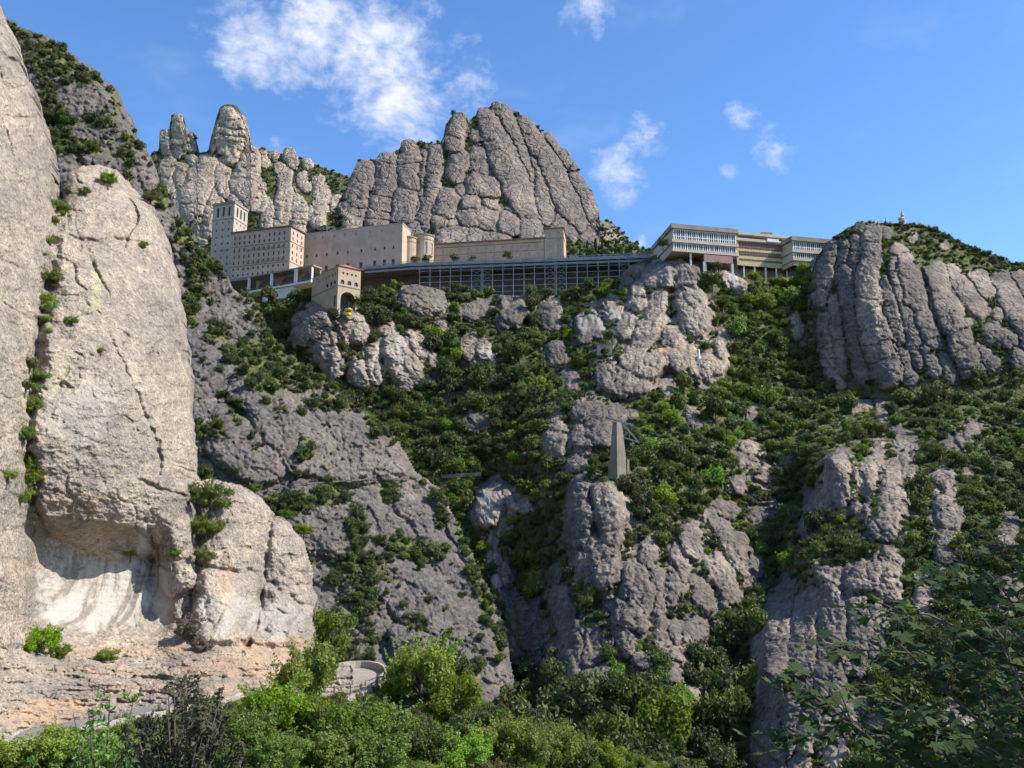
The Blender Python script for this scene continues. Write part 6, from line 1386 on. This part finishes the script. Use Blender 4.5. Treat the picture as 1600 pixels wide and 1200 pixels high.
# ------------------------------------------------------------------ trees and shrubs close by
FORE = [  # px, py of the base, radius px, distance, kind, squash, label
    (514, 1035, 34, 118, 'fine', 1.35, 'tall bright green tree against the right end of the sunlit cliff'),
    (478, 1096, 44, 90, 'finedark', 1.15, 'dense green oak in front of the curved lookout terrace'),
    (440, 1150, 46, 78, 'fine', 1.0, 'bright shrubby tree below the dark pipe of the road'),
    (478, 1165, 40, 74, 'finedark', 1.0, 'dense green tree low left of the lookout terrace'),
    (388, 1180, 40, 66, 'fine', 1.0, 'light green bush right of the dark twiggy shrub'),
    (335, 1195, 34, 60, 'finedark', 1.0, 'green bush behind the dark twiggy shrub'),
    (60, 1205, 46, 52, 'fine', .8, 'bright green bush in the bottom left corner'),
    (10, 1210, 36, 50, 'finedark', .8, 'green bush cut by the left edge at the bottom'),
    (110, 1215, 36, 46, 'fine', .9, 'bright bush left of the feathery sapling foot'),
    (545, 1180, 46, 76, 'fine', .95, 'bright green bush below the lookout retaining wall'),
    (600, 1165, 40, 82, 'finedark', .9, 'round green shrub below right of the lookout'),
    (628, 1092, 24, 108, 'fine', 1.1, 'small bright tree just right of the lookout'),
    (660, 1105, 46, 112, 'fine', 1.25, 'tall bright tree standing right of the lookout'),
    (700, 1092, 34, 118, 'finedark', 1.3, 'slim green tree right of the tall bright tree'),
    (712, 1140, 42, 108, 'fine', 1.1, 'bright yellow green tree on the bank right of the lookout'),
    (660, 1185, 40, 84, 'finedark', .85, 'green shrub on the dry bank at bottom centre'),
    (738, 1175, 38, 100, 'finedark', 1.0, 'mid green tree at the bottom right of the bank'),
    (775, 1195, 40, 96, 'fine', 1.0, 'bright green tree at the bottom edge left of the dark wood'),
    (820, 1205, 36, 96, 'fine', 1.1, 'pale green pointed tree at the bottom edge beside the dark wood'),
    (862, 1212, 34, 98, 'fine', 1.15, 'rightmost bright green tree of the foreground bank'),
    (720, 1222, 42, 78, 'fine', .8, 'bright shrub cut by the bottom edge below the dry patch'),
    (510, 1225, 46, 60, 'finedark', .8, 'green shrub cut by the bottom edge left of centre'),
    (590, 1225, 44, 66, 'fine', .8, 'bright shrub cut by the bottom edge below the lookout'),
    (430, 1222, 40, 56, 'fine', .8, 'bright shrub cut by the bottom edge right of the dark shrub'),
    (515, 1145, 24, 90, 'fine', .8, 'light green shrub left of the lookout wall foot'),
    (640, 1145, 26, 96, 'finescrub', .8, 'dry olive shrub on the reddish bank'),
    (405, 1120, 26, 84, 'finedark', .9, 'small green tree hiding the parapet end'),
    (552, 1128, 20, 96, 'fine', .9, 'light green shrub at the foot of the lookout wall'),
    (940, 1222, 28, 104, 'finedark', 1.0, 'rightmost small green tree of the bank beside the ravine wood'),
    (900, 1215, 30, 104, 'finedark', 1.0, 'small green tree at the bottom edge beside the valley wood'),
    (170, 1225, 40, 44, 'fine', .8, 'bright bush behind the foot of the feathery sapling')]
for i, (px, py, r, Y, kind, sq, lab) in enumerate(FORE):
    py2 = min(py, 1205)
    if R0.inside(px, py2): Y = R0.depth(px, py2) - .5
    rad = r * 1.22 * mpp(Y); P = at(px, py2 + 6, Y); plant(kind, P + Vector((0, 0, -.2 * rad)), rad, 900 + i, lab, None, sq)
CLIFF = [(76, 452, 20, 'leafy green shrub high in the cliff fissure'), (72, 486, 17, 'light green shrub below the highest fissure shrub'), (92, 330, 11, 'small shrub at the top of the cliff fissure'), (170, 290, 13, 'round tuft on top of the big sunlit pillar'), (132, 306, 9, 'tiny tuft on the left shoulder of the big pillar'),
         (236, 322, 15, 'olive shrub on the right shoulder of the big pillar'), (112, 508, 9, 'small tuft right of the fissure shrubs'), (46, 580, 15, 'dry brownish shrub midway down the fissure'), (40, 612, 11, 'small dry tuft below the brownish fissure shrub'), (36, 690, 15, 'dark green bush low in the fissure'), (12, 752, 13, 'green tuft at the left edge above the overhang'),
         (46, 755, 17, 'leafy shrub on the lip of the overhang'), (38, 784, 13, 'lower shrub hanging at the left of the overhang'), (58, 1022, 28, 'wide low shrub on the bench under the hollow'), (92, 1030, 15, 'small low shrub right of the wide bench shrub'), (168, 1036, 15, 'bright sprig growing from the bench under the hollow'),
         (326, 800, 30, 'big round bright bush between the two sunlit pillars'), (322, 838, 22, 'dark green bush just under the big round bright bush'), (318, 878, 14, 'small bright bush third down between the two pillars'), (296, 1000, 24, 'dry grassy shrub in the notch left of the small pillar'), (318, 1018, 15, 'olive tuft below the dry grassy shrub'),
         (398, 770, 10, 'tuft on top of the middle small pillar'), (446, 812, 10, 'left tuft on the right small pillar top'), (474, 838, 13, 'bright bush on the right shoulder of the small pillar'), (204, 868, 11, 'sprig beside the bleached triangular rock'), (272, 872, 9, 'tiny tuft right of the bleached rock'), (224, 388, 7, 'tiny tuft at the end of the long horizontal crack'), (158, 552, 6, 'tiny tuft in the middle of the big pillar')]
for i, (px, py, r, lab) in enumerate(CLIFF):
    P = R1.point(px, py - r * .2); rad = r * 1.2 * mpp(P.y); k = 'finedark' if 'dark' in lab else ('fineolive' if any(w_ in lab for w_ in ('dry', 'olive', 'brownish')) else 'fine')
    plant(k, P + Vector((0.15 * rad, -.35 * rad, -.5 * rad)), rad, 1300 + 4 * i, lab, None, .95, 'cliff_shrub', 'shrub')
for i in range(26):
    f = rnd.random(); px = float(np.interp(f, [0, .2, .45, .7, 1], [98, 84, 70, 46, 38])) + rnd.uniform(-9, 9); py = 300 + f * 490; r = rnd.uniform(7, 15)
    P = R1.point(px, py); rad = r * mpp(P.y); plant(rnd.choice(['finescrub', 'finescrub', 'fine']), P + Vector((.1 * rad, -.25 * rad, -.5 * rad)), rad, 1400 + i, 'small tuft growing in the long cleft of the sunlit cliff', 'tufts in the long cliff cleft', 1.2, 'cliff_shrub', 'shrub')
# low growth filling the bank
pts = []
sp = Spread(16); t = 0
while len(pts) < 900 and t < 40000:
    t += 1; x = rnd.uniform(-60, 1080); y = rnd.uniform(1060, 1240)
    if not R0.inside(x, y) or not sp.ok(x, y, 8): continue
    if in_blobs(x, y, [(625, 1115, 26, 14, 1), (700, 1175, 22, 14, 1)]) > .3: continue
    sp.put(x, y, 8); P = R0.point(x, y); rad = rnd.uniform(8, 17) * mpp(P.y); pts.append((P + Vector((0, 0, -.2 * rad)), rad, 'finescrub', 0))
scatter('bank_scrub', pts, 'low scrub and grass covering the sunlit foreground bank', 'scrub')
# cypresses and trees around the monastery
for i, (px, hpx) in enumerate(((907, 24), (918, 30), (931, 34), (941, 30), (951, 26), (963, 33), (972, 22))):
    P = at(px, 404, 470); plant('cypress', P, hpx * mpp(470) / 2.5, 1500 + i, '%s cypress right of the library tower' % ['leftmost', 'second', 'third', 'fourth', 'fifth', 'sixth', 'rightmost'][i], 'cypresses beside the library tower')
for i, (px, py, r, Y, k, lab) in enumerate(((486, 424, 7, 462, 'mid', 'small tree against the basilica wall left end'), (648, 412, 8, 462, 'dark', 'dark tree left of the apse windows'), (666, 410, 9, 462, 'dark', 'dark tree in front of the apse'), (709, 408, 11, 458, 'mid', 'round tree at the left end of the library wing'), (738, 410, 9, 458, 'mid', 'smaller tree second from the left before the library wing'), (792, 406, 10, 456, 'mid', 'round tree in front of the library wing centre'),
        (578, 470, 14, 400, 'dark', 'round dark tree right of the cable car station'), (596, 466, 10, 405, 'mid', 'smaller tree second right of the cable car station'), (895, 398, 10, 460, 'dark', 'dark tree at the foot of the library tower'), (985, 396, 10, 450, 'dark', 'dark tree left of the hotel'), (1036, 385, 10, 399, 'dark', 'narrow dark tree at the left hotel corner'), (924, 398, 9, 462, 'dark', 'dark bushy tree among the cypresses'), (946, 398, 9, 462, 'dark', 'second dark bushy tree among the cypresses'), (967, 396, 9, 460, 'mid', 'olive green bushy tree right of the cypresses'), (1255, 428, 14, 400, 'bright', 'bright tree below the right hotel wing'), (1180, 440, 14, 398, 'bright', 'bright tree below the middle hotel block'), (1120, 425, 12, 397, 'mid', 'olive tree below the left hotel wing'))):
    rad = r * mpp(Y); plant(k, at(px, py, Y) + Vector((0, 0, -.3 * rad)), rad, 1600 + i, lab, None)

# ------------------------------------------------------------------ twiggy shrubs near the camera
def sapling(name, px, py, Y, hgt, n_stems, spread_, leaf, nleaf, mat, label, seed, up=1.0, lean=0.0):
    rg = np.random.default_rng(seed); rr = random.Random(seed); B = at(px, py, Y); e = root(name, B, label, 'shrub' if up > .9 else 'tree')
    parts = []; LP = []; LD = []
    for s in range(n_stems):
        a = rr.uniform(0, 6.28); q = spread_ * math.sqrt(rr.random()); h_ = hgt * rr.uniform(.55, 1.0) * (1 - .35 * (q / spread_) ** 2)
        p0 = Vector((rr.uniform(-.1, .1), rr.uniform(-.1, .1), -.3)); p1 = Vector((math.cos(a) * q * .45, math.sin(a) * q * .45, h_ * .45)); p2 = Vector((math.cos(a) * q + lean * h_, math.sin(a) * q, h_))
        parts.append(tube([p0, p1, p2], [.014 * hgt, .009 * hgt, .002 * hgt], 5))
        nb = rr.randint(5, 9)
        for b in range(nb):
            t = rr.uniform(.3, .98); c = p1.lerp(p2, (t - .45) / .55) if t > .45 else p0.lerp(p1, t / .45); aa = rr.uniform(0, 6.28); l_ = hgt * rr.uniform(.08, .22) * (1.15 - t * .6)
            tip = c + Vector((math.cos(aa) * l_ * .75, math.sin(aa) * l_ * .75, l_ * up)); parts.append(tube([c, c.lerp(tip, .5) + Vector((0, 0, -.02 * hgt)), tip], [.005 * hgt, .0035 * hgt, .0012 * hgt], 4))
            for k in range(nleaf):
                f = rr.uniform(.2, 1.05); LP.append(c.lerp(tip, f) + Vector((rr.gauss(0, 1), rr.gauss(0, 1), rr.gauss(0, 1))) * leaf * .8); LD.append((rr.gauss(0, 1), rr.gauss(0, 1), rr.gauss(0, 1) + .5))
    V, F = merge(parts); quads('branches', V, F, M_bark, e, None, True)
    V, F = cards(np.array([p[:] for p in LP]), np.array(LD), leaf, rg, 2.6); me = mesh_from('leaves', V, F, None, False); me.materials.append(mat); link(bpy.data.objects.new('leaves', me), e)
    return e
L_shade = leaf_material('shade-dark shrub leaves', (0.045, 0.052, 0.024), (0.095, 0.098, 0.048), 0.15, .75)  # leaf colour kept dark to carry the shrub's shade
L_fresh = leaf_material('feathery sapling leaves', (0.075, 0.13, 0.035), (0.14, 0.20, 0.06), 0.35)
sapling('twiggy_shrub', 275, 1330, 14, 2.55, 46, .95, .042, 26, L_shade, 'dark twiggy shrub with small shade-dark leaves at bottom left', 31)
sapling('feathery_sapling', 150, 1330, 16, 2.75, 18, 1.15, .05, 14, L_fresh, 'thin feathery green sapling left of the dark twiggy shrub', 32, .6, -.05)

# ------------------------------------------------------------------ maple boughs hanging into the lower right corner
L_maple = leaf_material('maple leaves', (0.022, 0.040, 0.014), (0.044, 0.066, 0.024), 0.2, .8)
def maple_leaf():
    tips = [(0, 1.0, .0), (38, .50, 0), (58, .92, 0), (88, .45, 0), (112, .62, 0), (150, .30, 0)]
    pts = [(0, 0)]; right = [(math.sin(math.radians(a)) * r, math.cos(math.radians(a)) * r) for a, r, _ in tips]; left = [(-x, y) for x, y in right[1:]][::-1]
    ring = right + left; V = [(0, -.05, 0)] + [(x, y, .06 * abs(x) - .10 * (x * x + y * y)) for x, y in ring]; k = len(ring)
    return V, [(0, 1 + (i + 1) % k, 1 + i) for i in range(k)]
LV, LF = maple_leaf()
base = at(1760, 1500, 5.0); e = root('maple_tree', Vector((base.x, base.y, base.z - 1.5)), 'shaded maple boughs with lobed leaves in the lower right corner', 'tree')
mr = random.Random(12)
boughs = [[(1740, 1400, 5.2), (1620, 1210, 5.0), (1500, 1100, 4.8), (1420, 1020, 4.7), (1318, 1012, 4.6)], [(1740, 1400, 5.2), (1660, 1100, 5.0), (1560, 1010, 4.9), (1450, 960, 4.8), (1385, 955, 4.7)], [(1740, 1400, 5.2), (1580, 1260, 4.7), (1480, 1180, 4.5), (1380, 1150, 4.4), (1228, 1150, 4.3)],
          [(1740, 1400, 5.2), (1640, 1060, 5.4), (1560, 960, 5.3), (1505, 880, 5.2)], [(1740, 1400, 5.2), (1500, 1250, 4.5), (1420, 1200, 4.4), (1330, 1130, 4.3), (1268, 1085, 4.3)], [(1740, 1400, 5.2), (1680, 1000, 5.5), (1600, 900, 5.6), (1560, 860, 5.6)], [(1740, 1400, 5.2), (1600, 1180, 4.9), (1540, 1110, 4.9), (1490, 1040, 4.8), (1440, 1040, 4.8)],
          [(1740, 1400, 5.2), (1700, 1050, 4.9), (1620, 960, 4.9), (1540, 920, 4.9), (1480, 905, 4.9)], [(1740, 1400, 5.2), (1660, 1240, 4.2), (1560, 1190, 4.2), (1480, 1150, 4.2), (1420, 1110, 4.2)],
          [(1740, 1400, 5.2), (1560, 1220, 4.6), (1470, 1130, 4.5), (1380, 1090, 4.5)], [(1740, 1400, 5.2), (1650, 1180, 4.4), (1590, 1080, 4.3), (1570, 1000, 4.3)]]
parts = []; V = []; F = []
def add_leaf(P, size, outward):
    nz = Vector((mr.gauss(0, .38), mr.gauss(0, .38) - .25, 1)).normalized(); d = Vector(outward); d = (d - nz * d.dot(nz)).normalized(); x_ = d.cross(nz); o_ = len(V)
    for v in LV: V.append(P + x_ * (v[0] * size) + d * (v[1] * size) + nz * (v[2] * size))
    for f in LF: F.append(tuple(i + o_ for i in f))
for bo in boughs:
    pp = [at(*q_) for q_ in bo]; dn = dense(pp, 4); n_ = len(dn); parts.append(tube(dn, [.011 * (1 - .85 * i / n_) + .0015 for i in range(n_)], 6))
    for i in range(4, n_):
        d = (dn[i] - dn[i - 1]).normalized()
        for s in (-1, 1, 0):
            if mr.random() < .2: continue
            side = d.cross(Vector((0, 0, 1))).normalized() * s * mr.uniform(.4, 1) + d * mr.uniform(.2, .9) + Vector((0, 0, mr.uniform(-.35, .3))); l_ = mr.uniform(.05, .30); tip = dn[i] + side * l_
            parts.append(tube([dn[i], dn[i].lerp(tip, .5) + Vector((0, 0, .012)), tip], [.005, .0035, .0018], 4))
            for k in range(mr.randint(2, 5)): add_leaf(tip + Vector((mr.gauss(0, .05), mr.gauss(0, .05), mr.gauss(0, .03))), mr.uniform(.036, .066), side + Vector((mr.gauss(0, .4), mr.gauss(0, .4), -.25)))
        if i == n_ - 1: add_leaf(dn[i], .075, d)
tr = base + Vector((.9, .6, 0)); hub = at(1740, 1400, 5.2)
parts.append(tube([e.location + Vector((0, 0, -2.5)), e.location + Vector((.1, .05, .5)), hub, hub + Vector((.9, -.2, 2.2)), hub + Vector((1.9, -.4, 3.6))], [.13, .11, .08, .06, .03], 8))
Vb, Fb = merge(parts); quads('branches', local(Vb, e), Fb, M_bark, e, None, True)
# unseen upper crown, added out of view towards the sun to shade the low boughs
for k in range(2600):
    a = mr.uniform(0, 6.283); zz_ = mr.uniform(-1, 1); q_ = math.sqrt(1 - zz_ * zz_) * mr.uniform(.35, 1.0) ** .4
    add_leaf(hub + Vector((2.6 + 1.75 * q_ * math.cos(a), -.4 + 1.9 * q_ * math.sin(a), 2.9 + 1.35 * zz_)), mr.uniform(.07, .12), (mr.gauss(0, 1), mr.gauss(0, 1), -.3))
quads('leaves', local(V, e), F, L_maple, e)
